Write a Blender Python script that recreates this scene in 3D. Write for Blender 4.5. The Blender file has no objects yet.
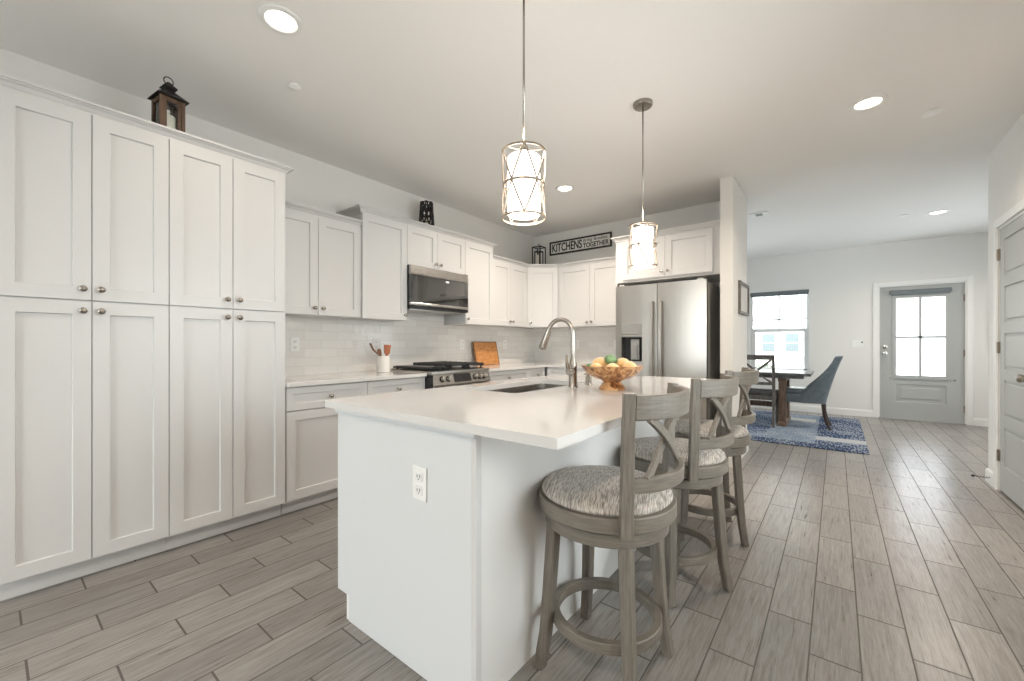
import bpy, bmesh, math, random
from mathutils import Vector, Matrix
random.seed(7)
PI = math.pi
S = bpy.context.scene
C = S.collection

# ------------------------------------------------------------ camera, world, lights, exposure
cam_d = bpy.data.cameras.new('camera')
cam = bpy.data.objects.new('camera', cam_d); C.objects.link(cam); S.camera = cam
cam_d.sensor_width = 36; cam_d.sensor_fit = 'HORIZONTAL'
cam_d.lens = 413.0/1024*36
cam_d.shift_y = 3.9/1024
cam_d.clip_start = .02
cam.location = (0, 0, 1.155)
cam.rotation_euler = (PI/2, 0, math.radians(38.15))

S.view_settings.view_transform = 'Standard'
S.view_settings.look = 'None'
S.view_settings.exposure = 0.56
S.view_settings.gamma = 1.0
S.view_settings.use_curve_mapping = False

world = bpy.data.worlds.new('sky'); S.world = world; world.use_nodes = True
wn = world.node_tree; wn.nodes.clear()
wo = wn.nodes.new('ShaderNodeOutputWorld'); wb = wn.nodes.new('ShaderNodeBackground')
wb.inputs[0].default_value = (.90, .955, 1, 1); wb.inputs[1].default_value = 7.0
wn.links.new(wb.outputs[0], wo.inputs[0])

def area(name, loc, rot, sx, sy, power, color=(1, 1, 1), portal=False, spread=PI):
    d = bpy.data.lights.new(name, 'AREA'); d.shape = 'RECTANGLE'; d.size = sx; d.size_y = sy
    d.energy = power; d.color = color; d.spread = spread
    if portal: d.cycles.is_portal = True
    o = bpy.data.objects.new(name, d); C.objects.link(o); o.location = loc; o.rotation_euler = rot
    return o
# sky portals in the room's openings and the added windows (they only guide the sky's own light)
area('sky_portal', (-.81, 8.80, 1.38), (-PI/2, 0, 0), .9, 1.5, 1, portal=True)
area('sky_portal', (1.0, 8.80, 1.3), (-PI/2, 0, 0), .7, 1.4, 1, portal=True)
area('sky_portal', (-1.8, -3.1, 1.2), (PI/2, 0, 0), 2.0, 2.3, 1, portal=True)
area('sky_portal', (-3.63, 6.9, 1.4), (0, -PI/2, 0), 1.5, 1.8, 1, portal=True)
area('sky_portal', (3.20, 7.0, 1.4), (0, PI/2, 0), 1.5, 1.6, 1, portal=True)

area('sky_portal', (1.15, 1.7, 1.4), (0, PI/2, 0), 1.5, 1.6, 1, portal=True)

# ------------------------------------------------------------ materials
def newmat(name):
    m = bpy.data.materials.new(name); m.use_nodes = True
    nt = m.node_tree; b = nt.nodes['Principled BSDF']
    return m, nt, b
def mat(name, col, rough=.5, metal=0, noise=0, nscale=20, bump=0, bscale=60, stretch=(1, 1, 1), coat=0, spec=None, col2=None):
    m, nt, b = newmat(name)
    b.inputs['Base Color'].default_value = (*col, 1)
    b.inputs['Roughness'].default_value = rough; b.inputs['Metallic'].default_value = metal
    b.inputs['Coat Weight'].default_value = coat
    if spec is not None: b.inputs['Specular IOR Level'].default_value = spec
    if noise or bump:
        tc = nt.nodes.new('ShaderNodeTexCoord'); mp = nt.nodes.new('ShaderNodeMapping')
        mp.inputs['Scale'].default_value = stretch
        nt.links.new(tc.outputs['Object'], mp.inputs[0])
    if noise:
        n = nt.nodes.new('ShaderNodeTexNoise'); n.inputs['Scale'].default_value = nscale; n.inputs['Detail'].default_value = 6
        r = nt.nodes.new('ShaderNodeValToRGB')
        c2 = col2 or tuple(c*(1-noise) for c in col)
        r.color_ramp.elements[0].position = .32; r.color_ramp.elements[1].position = .68
        r.color_ramp.elements[0].color = (*c2, 1); r.color_ramp.elements[1].color = (*col, 1)
        nt.links.new(mp.outputs[0], n.inputs['Vector']); nt.links.new(n.outputs[0], r.inputs[0]); nt.links.new(r.outputs[0], b.inputs['Base Color'])
    if bump:
        n = nt.nodes.new('ShaderNodeTexNoise'); n.inputs['Scale'].default_value = bscale; n.inputs['Detail'].default_value = 4
        bp = nt.nodes.new('ShaderNodeBump'); bp.inputs['Strength'].default_value = bump; bp.inputs['Distance'].default_value = .004
        nt.links.new(mp.outputs[0], n.inputs['Vector']); nt.links.new(n.outputs[0], bp.inputs['Height']); nt.links.new(bp.outputs[0], b.inputs['Normal'])
    return m
def emit(name, col, strength):
    m, nt, b = newmat(name)
    b.inputs['Base Color'].default_value = (.9, .9, .9, 1)
    b.inputs['Emission Color'].default_value = (*col, 1); b.inputs['Emission Strength'].default_value = strength
    return m
def math_(nt, op, a, b=None, c=None):
    n = nt.nodes.new('ShaderNodeMath'); n.operation = op
    for i, v in enumerate((a, b, c)):
        if v is None: continue
        if isinstance(v, (int, float)): n.inputs[i].default_value = v
        else: nt.links.new(v, n.inputs[i])
    return n.outputs[0]
def tile_nodes(nt, axis_u, axis_v, u0, du, v0, dv, off, gu, gv):
    """returns grout mask (1 in the joint), per-tile random colour socket, object coords"""
    tc = nt.nodes.new('ShaderNodeTexCoord'); sp = nt.nodes.new('ShaderNodeSeparateXYZ'); nt.links.new(tc.outputs['Object'], sp.inputs[0])
    U = math_(nt, 'DIVIDE', math_(nt, 'SUBTRACT', sp.outputs[axis_u], u0), du)
    k = math_(nt, 'FLOOR', U)
    V = math_(nt, 'DIVIDE', math_(nt, 'ADD', math_(nt, 'SUBTRACT', sp.outputs[axis_v], v0), math_(nt, 'MULTIPLY', k, off)), dv)
    kv = math_(nt, 'FLOOR', V)
    fu = math_(nt, 'SUBTRACT', U, k); fv = math_(nt, 'SUBTRACT', V, kv)
    def edge(f, g): 
        return math_(nt, 'GREATER_THAN', math_(nt, 'ABSOLUTE', math_(nt, 'SUBTRACT', f, .5)), .5-g)
    mask = math_(nt, 'MAXIMUM', edge(fu, gu/du/2), edge(fv, gv*1.35/dv/2))
    cb = nt.nodes.new('ShaderNodeCombineXYZ'); nt.links.new(k, cb.inputs[0]); nt.links.new(kv, cb.inputs[1])
    wnz = nt.nodes.new('ShaderNodeTexWhiteNoise'); wnz.noise_dimensions = '3D'; nt.links.new(cb.outputs[0], wnz.inputs['Vector'])
    return mask, wnz, tc
def mix_col(nt, fac, a, b, mode='MIX'):
    n = nt.nodes.new('ShaderNodeMix'); n.data_type = 'RGBA'; n.blend_type = mode
    for s, v in ((n.inputs[0], fac), (n.inputs[6], a), (n.inputs[7], b)):
        if isinstance(v, tuple): s.default_value = (*v, 1) if len(v) == 3 else v
        elif isinstance(v, (int, float)): s.default_value = v
        else: nt.links.new(v, s)
    return n.outputs[2]

def floor_material():
    m, nt, b = newmat('wood_look_tile')
    mask, wnz, tc = tile_nodes(nt, 0, 1, -.381, .1503, 2.302, .6035, .2012, .0052, .0052)
    # grain: noise stretched along the plank, shifted per plank
    ad = nt.nodes.new('ShaderNodeVectorMath'); ad.operation = 'MULTIPLY_ADD'
    nt.links.new(wnz.outputs['Color'], ad.inputs[0]); ad.inputs[1].default_value = (9, 9, 9); nt.links.new(tc.outputs['Object'], ad.inputs[2])
    mp = nt.nodes.new('ShaderNodeMapping'); mp.inputs['Scale'].default_value = (46, 2.4, 1); nt.links.new(ad.outputs[0], mp.inputs[0])
    n1 = nt.nodes.new('ShaderNodeTexNoise'); n1.inputs['Scale'].default_value = 2.2; n1.inputs['Detail'].default_value = 9; n1.inputs['Roughness'].default_value = .68; n1.inputs['Distortion'].default_value = .5
    nt.links.new(mp.outputs[0], n1.inputs['Vector'])
    r = nt.nodes.new('ShaderNodeValToRGB'); e = r.color_ramp.elements
    e[0].position = .24; e[0].color = (.115, .094, .075, 1); e[1].position = .82; e[1].color = (.335, .32, .302, 1)
    x = r.color_ramp.elements.new(.5); x.color = (.236, .219, .201, 1)
    nt.links.new(n1.outputs[0], r.inputs[0])
    mp2 = nt.nodes.new('ShaderNodeMapping'); mp2.inputs['Scale'].default_value = (90, 5, 1); nt.links.new(ad.outputs[0], mp2.inputs[0])
    n2 = nt.nodes.new('ShaderNodeTexNoise'); n2.inputs['Scale'].default_value = 3; n2.inputs['Detail'].default_value = 5; nt.links.new(mp2.outputs[0], n2.inputs['Vector'])
    c = mix_col(nt, .28, r.outputs[0], n2.outputs[0], 'OVERLAY')
    var = math_(nt, 'MULTIPLY_ADD', wnz.outputs['Value'], .28, .88)
    hv = nt.nodes.new('ShaderNodeHueSaturation'); nt.links.new(c, hv.inputs['Color']); nt.links.new(var, hv.inputs['Value'])
    col = mix_col(nt, mask, hv.outputs[0], (.105, .095, .085))
    nt.links.new(col, b.inputs['Base Color'])
    rg = math_(nt, 'MULTIPLY_ADD', n1.outputs[0], .10, .24)
    rg2 = math_(nt, 'MAXIMUM', rg, math_(nt, 'MULTIPLY', mask, .8)); nt.links.new(rg2, b.inputs['Roughness'])
    bp = nt.nodes.new('ShaderNodeBump'); bp.inputs['Strength'].default_value = .3; bp.inputs['Distance'].default_value = .0025
    h = math_(nt, 'SUBTRACT', math_(nt, 'MULTIPLY', n1.outputs[0], .10), math_(nt, 'MULTIPLY', mask, .9))
    nt.links.new(h, bp.inputs['Height']); nt.links.new(bp.outputs[0], b.inputs['Normal'])
    return m
def splash_material(name, axis_v):
    m, nt, b = newmat(name)
    mask, wnz, tc = tile_nodes(nt, 2, axis_v, .899, .0735, 1.644, .2945, .147, .0022, .0022)
    n1 = nt.nodes.new('ShaderNodeTexNoise'); n1.inputs['Scale'].default_value = 9; n1.inputs['Detail'].default_value = 2
    nt.links.new(tc.outputs['Object'], n1.inputs['Vector'])
    base = mix_col(nt, wnz.outputs['Value'], (.74, .72, .69), (.82, .805, .775))
    col = mix_col(nt, mask, base, (.60, .585, .56)); nt.links.new(col, b.inputs['Base Color'])
    rg = math_(nt, 'MULTIPLY_ADD', mask, .5, .13); nt.links.new(rg, b.inputs['Roughness'])
    bp = nt.nodes.new('ShaderNodeBump'); bp.inputs['Strength'].default_value = .6; bp.inputs['Distance'].default_value = .012
    h = math_(nt, 'SUBTRACT', math_(nt, 'ADD', n1.outputs[0], math_(nt, 'MULTIPLY', wnz.outputs['Value'], .04)), math_(nt, 'MULTIPLY', mask, .12))
    nt.links.new(h, bp.inputs['Height']); nt.links.new(bp.outputs[0], b.inputs['Normal'])
    return m
def steel_material(name, col, rough=.28, vertical=True):
    m, nt, b = newmat(name)
    b.inputs['Metallic'].default_value = 1
    tc = nt.nodes.new('ShaderNodeTexCoord'); mp = nt.nodes.new('ShaderNodeMapping')
    mp.inputs['Scale'].default_value = (2, 2, 220) if not vertical else (160, 160, 1.5)
    nt.links.new(tc.outputs['Object'], mp.inputs[0])
    n = nt.nodes.new('ShaderNodeTexNoise'); n.inputs['Scale'].default_value = 3; n.inputs['Detail'].default_value = 3; nt.links.new(mp.outputs[0], n.inputs['Vector'])
    c = mix_col(nt, n.outputs[0], tuple(x*.93 for x in col), col); nt.links.new(c, b.inputs['Base Color'])
    nt.links.new(math_(nt, 'MULTIPLY_ADD', n.outputs[0], .14, rough-.05), b.inputs['Roughness'])
    return m
def streak_material(name, c1, c2, scale, stretch, rough=.6, sheen=0, lo=.35, hi=.65, turn=0):
    m, nt, b = newmat(name)
    tc = nt.nodes.new('ShaderNodeTexCoord'); mp = nt.nodes.new('ShaderNodeMapping'); mp.inputs['Scale'].default_value = stretch
    vr = nt.nodes.new('ShaderNodeVectorRotate'); vr.rotation_type = 'Z_AXIS'; vr.inputs['Angle'].default_value = turn
    nt.links.new(tc.outputs['Object'], vr.inputs['Vector']); nt.links.new(vr.outputs[0], mp.inputs[0])
    n = nt.nodes.new('ShaderNodeTexNoise'); n.inputs['Scale'].default_value = scale; n.inputs['Detail'].default_value = 8; n.inputs['Roughness'].default_value = .65
    nt.links.new(mp.outputs[0], n.inputs['Vector'])
    r = nt.nodes.new('ShaderNodeValToRGB'); r.color_ramp.elements[0].position = lo; r.color_ramp.elements[1].position = hi
    r.color_ramp.elements[0].color = (*c1, 1); r.color_ramp.elements[1].color = (*c2, 1)
    nt.links.new(n.outputs[0], r.inputs[0]); nt.links.new(r.outputs[0], b.inputs['Base Color'])
    b.inputs['Roughness'].default_value = rough; b.inputs['Sheen Weight'].default_value = sheen
    bp = nt.nodes.new('ShaderNodeBump'); bp.inputs['Strength'].default_value = .25; bp.inputs['Distance'].default_value = .002
    nt.links.new(n.outputs[0], bp.inputs['Height']); nt.links.new(bp.outputs[0], b.inputs['Normal'])
    return m
def clear_glass():
    m, nt, b = newmat('clear_glass'); nt.nodes.remove(b); out = nt.nodes['Material Output']
    t = nt.nodes.new('ShaderNodeBsdfTransparent'); t.inputs[0].default_value = (.97, .985, .98, 1)
    g = nt.nodes.new('ShaderNodeBsdfGlossy'); g.inputs['Roughness'].default_value = .02
    f = nt.nodes.new('ShaderNodeFresnel'); f.inputs[0].default_value = 1.45
    x = nt.nodes.new('ShaderNodeMixShader'); nt.links.new(f.outputs[0], x.inputs[0]); nt.links.new(t.outputs[0], x.inputs[1]); nt.links.new(g.outputs[0], x.inputs[2])
    nt.links.new(x.outputs[0], out.inputs[0]); return m
def frosted_glass():
    m, nt, b = newmat('frosted_glass'); nt.nodes.remove(b); out = nt.nodes['Material Output']
    t = nt.nodes.new('ShaderNodeBsdfTransparent'); t.inputs[0].default_value = (.98, .99, 1, 1)
    g = nt.nodes.new('ShaderNodeBsdfTranslucent'); g.inputs[0].default_value = (.97, .98, 1, 1)
    x = nt.nodes.new('ShaderNodeMixShader'); x.inputs[0].default_value = .75; nt.links.new(t.outputs[0], x.inputs[1]); nt.links.new(g.outputs[0], x.inputs[2])
    nt.links.new(x.outputs[0], out.inputs[0]); return m
def rug_material():
    m, nt, b = newmat('blue_patchwork_rug')
    tc = nt.nodes.new('ShaderNodeTexCoord')
    # woven blocks: dark panels with a cream stripe at the right end, a dark front band, paler field
    sx = nt.nodes.new('ShaderNodeSeparateXYZ'); nt.links.new(tc.outputs['Object'], sx.inputs[0]); X, Y = sx.outputs[0], sx.outputs[1]
    def rect(x0, x1, y0, y1):
        f = lambda v, a_, b_: math_(nt, 'MULTIPLY', math_(nt, 'GREATER_THAN', v, a_), math_(nt, 'LESS_THAN', v, b_))
        return math_(nt, 'MULTIPLY', f(X, x0, x1), f(Y, y0, y1))
    field = mix_col(nt, rect(-1.15, -.72, 6.1, 8.3), (.19, .24, .31), (.075, .11, .19))
    field = mix_col(nt, rect(-2.2, -.20, 5.6, 5.93), field, (.045, .07, .13))
    field = mix_col(nt, rect(-.20, .3, 5.6, 8.3), field, (.035, .06, .125))
    field = mix_col(nt, rect(-.20, .3, 6.18, 6.42), field, (.46, .46, .45))
    field = mix_col(nt, rect(-.62, -.24, 7.5, 7.8), field, (.46, .46, .45))
    class r: outputs = [field]
    mp2 = nt.nodes.new('ShaderNodeMapping'); mp2.inputs['Scale'].default_value = (60, 12, 1); nt.links.new(tc.outputs['Object'], mp2.inputs[0])
    n = nt.nodes.new('ShaderNodeTexNoise'); n.inputs['Scale'].default_value = 1; n.inputs['Detail'].default_value = 6; nt.links.new(mp2.outputs[0], n.inputs['Vector'])
    n3 = nt.nodes.new('ShaderNodeTexNoise'); n3.inputs['Scale'].default_value = 2.5; n3.inputs['Detail'].default_value = 3; nt.links.new(tc.outputs['Object'], n3.inputs['Vector'])
    fac = math_(nt, 'MULTIPLY', math_(nt, 'GREATER_THAN', math_(nt, 'ADD', n.outputs[0], math_(nt, 'MULTIPLY', n3.outputs[0], .5)), .76), .6)
    c = mix_col(nt, fac, r.outputs[0], (.40, .43, .46)); nt.links.new(c, b.inputs['Base Color'])
    b.inputs['Roughness'].default_value = .95; b.inputs['Specular IOR Level'].default_value = .1
    return m
def wood_bowl_material():
    m, nt, b = newmat('burl_wood')
    tc = nt.nodes.new('ShaderNodeTexCoord'); n = nt.nodes.new('ShaderNodeTexNoise'); n.inputs['Scale'].default_value = 22; n.inputs['Detail'].default_value = 5; n.inputs['Distortion'].default_value = 1.6
    nt.links.new(tc.outputs['Object'], n.inputs['Vector'])
    r = nt.nodes.new('ShaderNodeValToRGB'); e = r.color_ramp.elements
    e[0].position = .36; e[0].color = (.10, .03, .01, 1); e[1].position = .60; e[1].color = (.62, .36, .16, 1); x = e.new(.48); x.color = (.36, .14, .04, 1)
    nt.links.new(n.outputs[0], r.inputs[0]); nt.links.new(r.outputs[0], b.inputs['Base Color']); b.inputs['Roughness'].default_value = .3; b.inputs['Coat Weight'].default_value = .3
    return m

M = dict(
    wall=mat('wall_paint', (.76, .745, .715), .75, bump=.12, bscale=90),
    ceil=mat('ceiling_paint', (.84, .825, .80), .85, bump=.25, bscale=45),
    trim=mat('trim_paint', (.80, .795, .775), .4, bump=.02, bscale=20),
    cab=mat('white_cabinet_lacquer', (.63, .622, .61), .38, bump=.02, bscale=15),
    cabin=mat('cabinet_inside', (.42, .38, .34), .6, bump=.02),
    island=mat('island_white_panel', (.68, .69, .69), .42, bump=.02, bscale=15),
    islandback=mat('island_back_paint', (.76, .75, .73), .5, bump=.05, bscale=60),
    quartz=mat('white_quartz', (.69, .675, .655), .12, noise=.03, nscale=3, coat=.2),
    floor=floor_material(), splash_l=splash_material('glazed_tile_left', 1), splash_b=splash_material('glazed_tile_back', 0),
    steel=steel_material('brushed_steel', (.50, .475, .44), .33), steel_h=steel_material('brushed_steel_grain', (.50, .48, .45), .26, False),
    nickel=mat('satin_nickel', (.40, .37, .33), .26, 1, noise=.05), chrome=mat('polished_nickel', (.72, .70, .67), .12, 1, noise=.03),
    darksteel=mat('grey_appliance_side', (.46, .455, .43), .5, .1, noise=.3, nscale=60, stretch=(8, 8, 1)),
    black=mat('black_enamel', (.012, .012, .012), .25, noise=.1), iron=mat('cast_iron', (.02, .02, .02), .55, bump=.2),
    blackmetal=mat('black_lantern_metal', (.018, .016, .014), .45, .5, noise=.2), bronze=mat('worn_brown_wood', (.15, .085, .05), .6, noise=.6, nscale=30, stretch=(1, 1, .2)),
    mwglass=mat('dark_oven_glass', (.03, .03, .03), .04, 0, noise=.05, coat=1, spec=.9),
    glass=clear_glass(), frost=frosted_glass(),
    stoolwood=streak_material('grey_stained_wood', (.105, .090, .072), (.225, .198, .163), 3, (40, 40, 3), .42, lo=.25, hi=.75),
    stoolrail=streak_material('grey_stained_wood_rail', (.105, .090, .072), (.225, .198, .163), 3, (4, 4, 60), .42, lo=.25, hi=.75),
    fabric=streak_material('striped_seat_fabric', (.14, .11, .088), (.66, .60, .53), 3, (9, 120, 12), .9, .3, .38, .60, turn=math.radians(72)),
    candle=mat('cream_candle_wax', (.85, .80, .70), .5, noise=.03), ceramic=mat('white_ceramic', (.82, .79, .74), .18, noise=.03),
    spoon1=streak_material('brown_wood_spoon', (.10, .045, .02), (.30, .14, .07), 3, (20, 20, 2), .5),
    spoon2=streak_material('red_wood_spatula', (.28, .08, .03), (.48, .17, .08), 3, (20, 20, 2), .5),
    board=streak_material('orange_cutting_board_wood', (.40, .15, .04), (.66, .32, .11), 3, (4, 1, 14), .45),
    boardedge=streak_material('dark_board_edge_wood', (.16, .07, .03), (.28, .14, .06), 3, (8, 8, 8), .5),
    bowl=wood_bowl_material(), mango=mat('yellow_orange_fruit', (.84, .50, .20), .5, noise=.15, nscale=9, col2=(.85, .66, .40)),
    green=mat('green_fruit', (.22, .36, .16), .45, noise=.55, nscale=22),
    white=mat('white_plastic', (.85, .85, .83), .35, noise=.02), dark=mat('dark_slot', (.03, .03, .03), .5, noise=.1),
    signw=mat('white_sign_board', (.78, .76, .72), .6, noise=.04), signk=mat('black_sign_paint', (.022, .018, .016), .5, noise=.1),
    doorgrey=mat('grey_door_paint', (.42, .43, .42), .42, bump=.05, bscale=50), hinge=mat('brown_hinge_metal', (.30, .25, .20), .35, .9, noise=.1),
    shade=mat('grey_roller_shade', (.17, .19, .20), .7, noise=.1), vinyl=mat('white_vinyl_frame', (.82, .84, .84), .4, noise=.02),
    leather=mat('blue_grey_leather', (.155, .19, .215), .30, noise=.25, nscale=14, bump=.1, bscale=120), legdark=mat('espresso_leg_wood', (.06, .035, .025), .35, noise=.3, stretch=(20, 20, 2)),
    tabletop=streak_material('grey_table_wood', (.10, .10, .10), (.19, .20, .20), 3, (3, 30, 3), .3), legbrown=streak_material('brown_trestle_wood', (.12, .075, .05), (.28, .19, .14), 3, (20, 20, 2), .5),
    chairwood=streak_material('dark_grey_chair_wood', (.09, .08, .07), (.20, .18, .16), 3, (20, 20, 3), .5), cushion=mat('dark_chair_cushion', (.10, .10, .10), .8, noise=.2),
    rug=rug_material(), lampshade=emit('lit_fabric_shade', (1, .94, .87), 1.7), can=emit('lit_downlight_lens', (1, .90, .76), 5.0), bronzewire=mat('brushed_pendant_wire', (.46, .38, .30), .3, .9, noise=.1),
    bulb=emit('lit_bulb', (1, .85, .65), 4), plant=mat('shrub_leaf', (.20, .225, .17), .8, noise=.5, nscale=6), stucco=mat('white_stucco', (.78, .77, .74), .9, noise=.04, bump=.2),
    outwin=mat('outside_window_glass', (.12, .145, .15), .1, 0, noise=.1), pavement=mat('concrete_path', (.55, .53, .50), .9, noise=.1, nscale=4), display=mat('black_control_display', (.015, .015, .02), .1, noise=.1, coat=.8),
    paleprint=mat('pale_print_paper', (.66, .65, .62), .7, noise=.08, nscale=6), greyframe=mat('grey_wood_frame', (.20, .185, .165), .5, noise=.3),
    dispgrey=mat('grey_dispenser_plastic', (.28, .28, .27), .35, noise=.05), greypanel=mat('grey_metal_cover', (.42, .42, .41), .5, noise=.05),
)

# ------------------------------------------------------------ mesh helpers
class MB:
    def __init__(s): s.bm = bmesh.new()
    def poly(s, pts, smooth=False):
        vs = [s.bm.verts.new(p) for p in pts]
        f = s.bm.faces.new(vs); f.smooth = smooth; return f
    def box(s, x0, x1, y0, y1, z0, z1, bev=0, mtx=None, seg=2):
        r = bmesh.ops.create_cube(s.bm, size=1)
        vs = r['verts']
        for v in vs: v.co = Vector(((x0+x1)/2+v.co.x*(x1-x0), (y0+y1)/2+v.co.y*(y1-y0), (z0+z1)/2+v.co.z*(z1-z0)))
        if bev:
            es = list({e for v in vs for e in v.link_edges})
            rr = bmesh.ops.bevel(s.bm, geom=es, offset=bev, segments=seg, affect='EDGES', profile=.5)
            vs = list({v for f in rr['faces'] for v in f.verts} | {v for v in vs if v.is_valid})
        if mtx is not None:
            for v in vs: v.co = mtx @ v.co
        return s
    def lathe(s, prof, seg=32, cx=0, cy=0, smooth=True, mtx=None, cap0=True, cap1=True, arc=None):
        """prof: (r,z) list"""
        rings = []
        n = seg
        for r, z in prof:
            ring = []
            for i in range(n):
                a = 2*PI*i/n
                p = Vector((cx+r*math.cos(a), cy+r*math.sin(a), z))
                if mtx is not None: p = mtx @ p
                ring.append(s.bm.verts.new(p))
            rings.append(ring)
        for a, b in zip(rings, rings[1:]):
            for i in range(n):
                f = s.bm.faces.new((a[i], a[(i+1) % n], b[(i+1) % n], b[i])); f.smooth = smooth
        if cap0 and prof[0][0] > 1e-5: s.bm.faces.new(rings[0][::-1])
        if cap1 and prof[-1][0] > 1e-5: s.bm.faces.new(rings[-1])
        return s
    def cyl(s, p0, p1, r0, r1=None, seg=16, smooth=True):
        return s.tube([p0, p1], [r0, r0 if r1 is None else r1], seg, smooth)
    def tube(s, path, r, seg=12, smooth=True, closed=False):
        path = [Vector(p) for p in path]; n = len(path)
        rs = r if isinstance(r, (list, tuple)) else [r]*n
        rings = []; up = None
        for i, p in enumerate(path):
            if closed: t = path[(i+1) % n]-path[i-1]
            else: t = path[min(i+1, n-1)]-path[max(i-1, 0)]
            t.normalize()
            if up is None: up = Vector((0, 0, 1)) if abs(t.z) < .9 else Vector((1, 0, 0))
            a = up-t*up.dot(t)
            if a.length < 1e-4: a = t.orthogonal()
            a.normalize(); b = t.cross(a); up = a
            rings.append([s.bm.verts.new(p+(a*math.cos(2*PI*k/seg)+b*math.sin(2*PI*k/seg))*rs[i]) for k in range(seg)])
        m = n if closed else n-1
        for i in range(m):
            A = rings[i]; B = rings[(i+1) % n]
            for k in range(seg):
                f = s.bm.faces.new((A[k], A[(k+1) % seg], B[(k+1) % seg], B[k])); f.smooth = smooth
        if not closed:
            s.bm.faces.new(rings[0][::-1]); s.bm.faces.new(rings[-1])
        return s
    def bar(s, path, ws, axis_w, ds, bev=0):
        """rectangular section bar: path points, width along the given vector(s), depth across both"""
        path = [Vector(p) for p in path]; n = len(path)
        if not isinstance(ws, (list, tuple)): ws = [ws]*n
        if not isinstance(ds, (list, tuple)): ds = [ds]*n
        rings = []
        for i, p in enumerate(path):
            t = (path[min(i+1, n-1)]-path[max(i-1, 0)]).normalized()
            w = Vector(axis_w[i] if isinstance(axis_w, list) else axis_w)
            w = (w-t*w.dot(t)).normalized(); d = t.cross(w)
            hw, hd = ws[i]/2, ds[i]/2
            b = min(hw, hd)*.25
            pts = [(hw-b, hd), (hw, hd-b), (hw, -hd+b), (hw-b, -hd), (-hw+b, -hd), (-hw, -hd+b), (-hw, hd-b), (-hw+b, hd)]
            rings.append([s.bm.verts.new(p+w*x+d*y) for x, y in pts])
        for A, B in zip(rings, rings[1:]):
            for k in range(8): s.bm.faces.new((A[k], A[(k+1) % 8], B[(k+1) % 8], B[k]))
        s.bm.faces.new(rings[0][::-1]); s.bm.faces.new(rings[-1])
        return s
    def sweep(s, prof, path, z0=0, closed=False):
        """prof (out, up) closed polygon swept along a horizontal polyline; out = right of travel"""
        P = [Vector((p[0], p[1])) for p in path]; n = len(P); rings = []
        for i in range(n):
            ds = []
            if i > 0 or closed: ds.append((P[i]-P[i-1]).normalized())
            if i < n-1 or closed: ds.append((P[(i+1) % n]-P[i]).normalized())
            ns = [Vector((d.y, -d.x)) for d in ds]
            m = ns[0] if len(ns) == 1 else (ns[0]+ns[1])/(1+ns[0].dot(ns[1]))
            rings.append([s.bm.verts.new((P[i].x+m.x*o, P[i].y+m.y*o, z0+u)) for o, u in prof])
        k = len(prof)
        for i in range(n if closed else n-1):
            A = rings[i]; B = rings[(i+1) % n]
            for j in range(k): s.bm.faces.new((A[j], A[(j+1) % k], B[(j+1) % k], B[j]))
        if not closed: s.bm.faces.new(rings[0][::-1]); s.bm.faces.new(rings[-1])
        return s
    def prism(s, pts, y0, y1, plane='xz', smooth=False):
        def q(a, b, c): return {'xz': (a, c, b), 'xy': (a, b, c), 'yz': (c, a, b)}[plane]
        A = [s.bm.verts.new(q(a, b, y0)) for a, b in pts]; B = [s.bm.verts.new(q(a, b, y1)) for a, b in pts]
        n = len(pts)
        for i in range(n):
            f = s.bm.faces.new((A[i], A[(i+1) % n], B[(i+1) % n], B[i])); f.smooth = smooth
        s.bm.faces.new(A[::-1]); s.bm.faces.new(B)
        return s
    def arcband(s, r0, r1, z0, z1, a0, a1, seg=16, bev=0, zfun=None, cx=0, cy=0, rfun=None):
        """curved block between radii and angles; rfun shifts radius with z"""
        full = abs(a1-a0) > 2*PI-1e-3; n = seg; rings = []
        b = bev
        prof = [(r0+b, z0), (r1-b, z0), (r1, z0+b), (r1, z1-b), (r1-b, z1), (r0+b, z1), (r0, z1-b), (r0, z0+b)] if b else [(r0, z0), (r1, z0), (r1, z1), (r0, z1)]
        cnt = n if full else n+1
        for i in range(cnt):
            a = a0+(a1-a0)*i/n
            rings.append([s.bm.verts.new((cx+(r+(rfun(z) if rfun else 0))*math.cos(a), cy+(r+(rfun(z) if rfun else 0))*math.sin(a), z)) for r, z in prof])
        k = len(prof)
        for i in range(n):
            A = rings[i]; B = rings[(i+1) % cnt]
            for j in range(k):
                f = s.bm.faces.new((A[j], A[(j+1) % k], B[(j+1) % k], B[j])); f.smooth = False
        if not full: s.bm.faces.new(rings[0][::-1]); s.bm.faces.new(rings[-1])
        return s
    def sphere(s, c, r, sc=(1, 1, 1), rot=None, seg=20):
        r_ = bmesh.ops.create_uvsphere(s.bm, u_segments=seg, v_segments=seg//2+2, radius=r)
        for v in r_['verts']:
            p = Vector((v.co.x*sc[0], v.co.y*sc[1], v.co.z*sc[2]))
            if rot is not None: p = rot @ p
            v.co = p+Vector(c)
        for v in r_['verts']:
            for f in v.link_faces: f.smooth = True
        return s
    def shaker(s, w, h, t=.02, rail=.058, rec=.011, x0=0, z0=0, panels=None, y=0):
        """front at y-t facing -y; panels = list of recessed rects (xa,xb,za,zb) relative to x0,z0"""
        if panels is None: panels = [(rail, w-rail, rail, h-rail)]
        xs = sorted({0, w} | {p[0] for p in panels} | {p[1] for p in panels}); zs = sorted({0, h} | {p[2] for p in panels} | {p[3] for p in panels})
        yf = y-t
        def isp(xa, xb, za, zb):
            return any(xa >= p[0]-1e-6 and xb <= p[1]+1e-6 and za >= p[2]-1e-6 and zb <= p[3]+1e-6 for p in panels)
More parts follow.
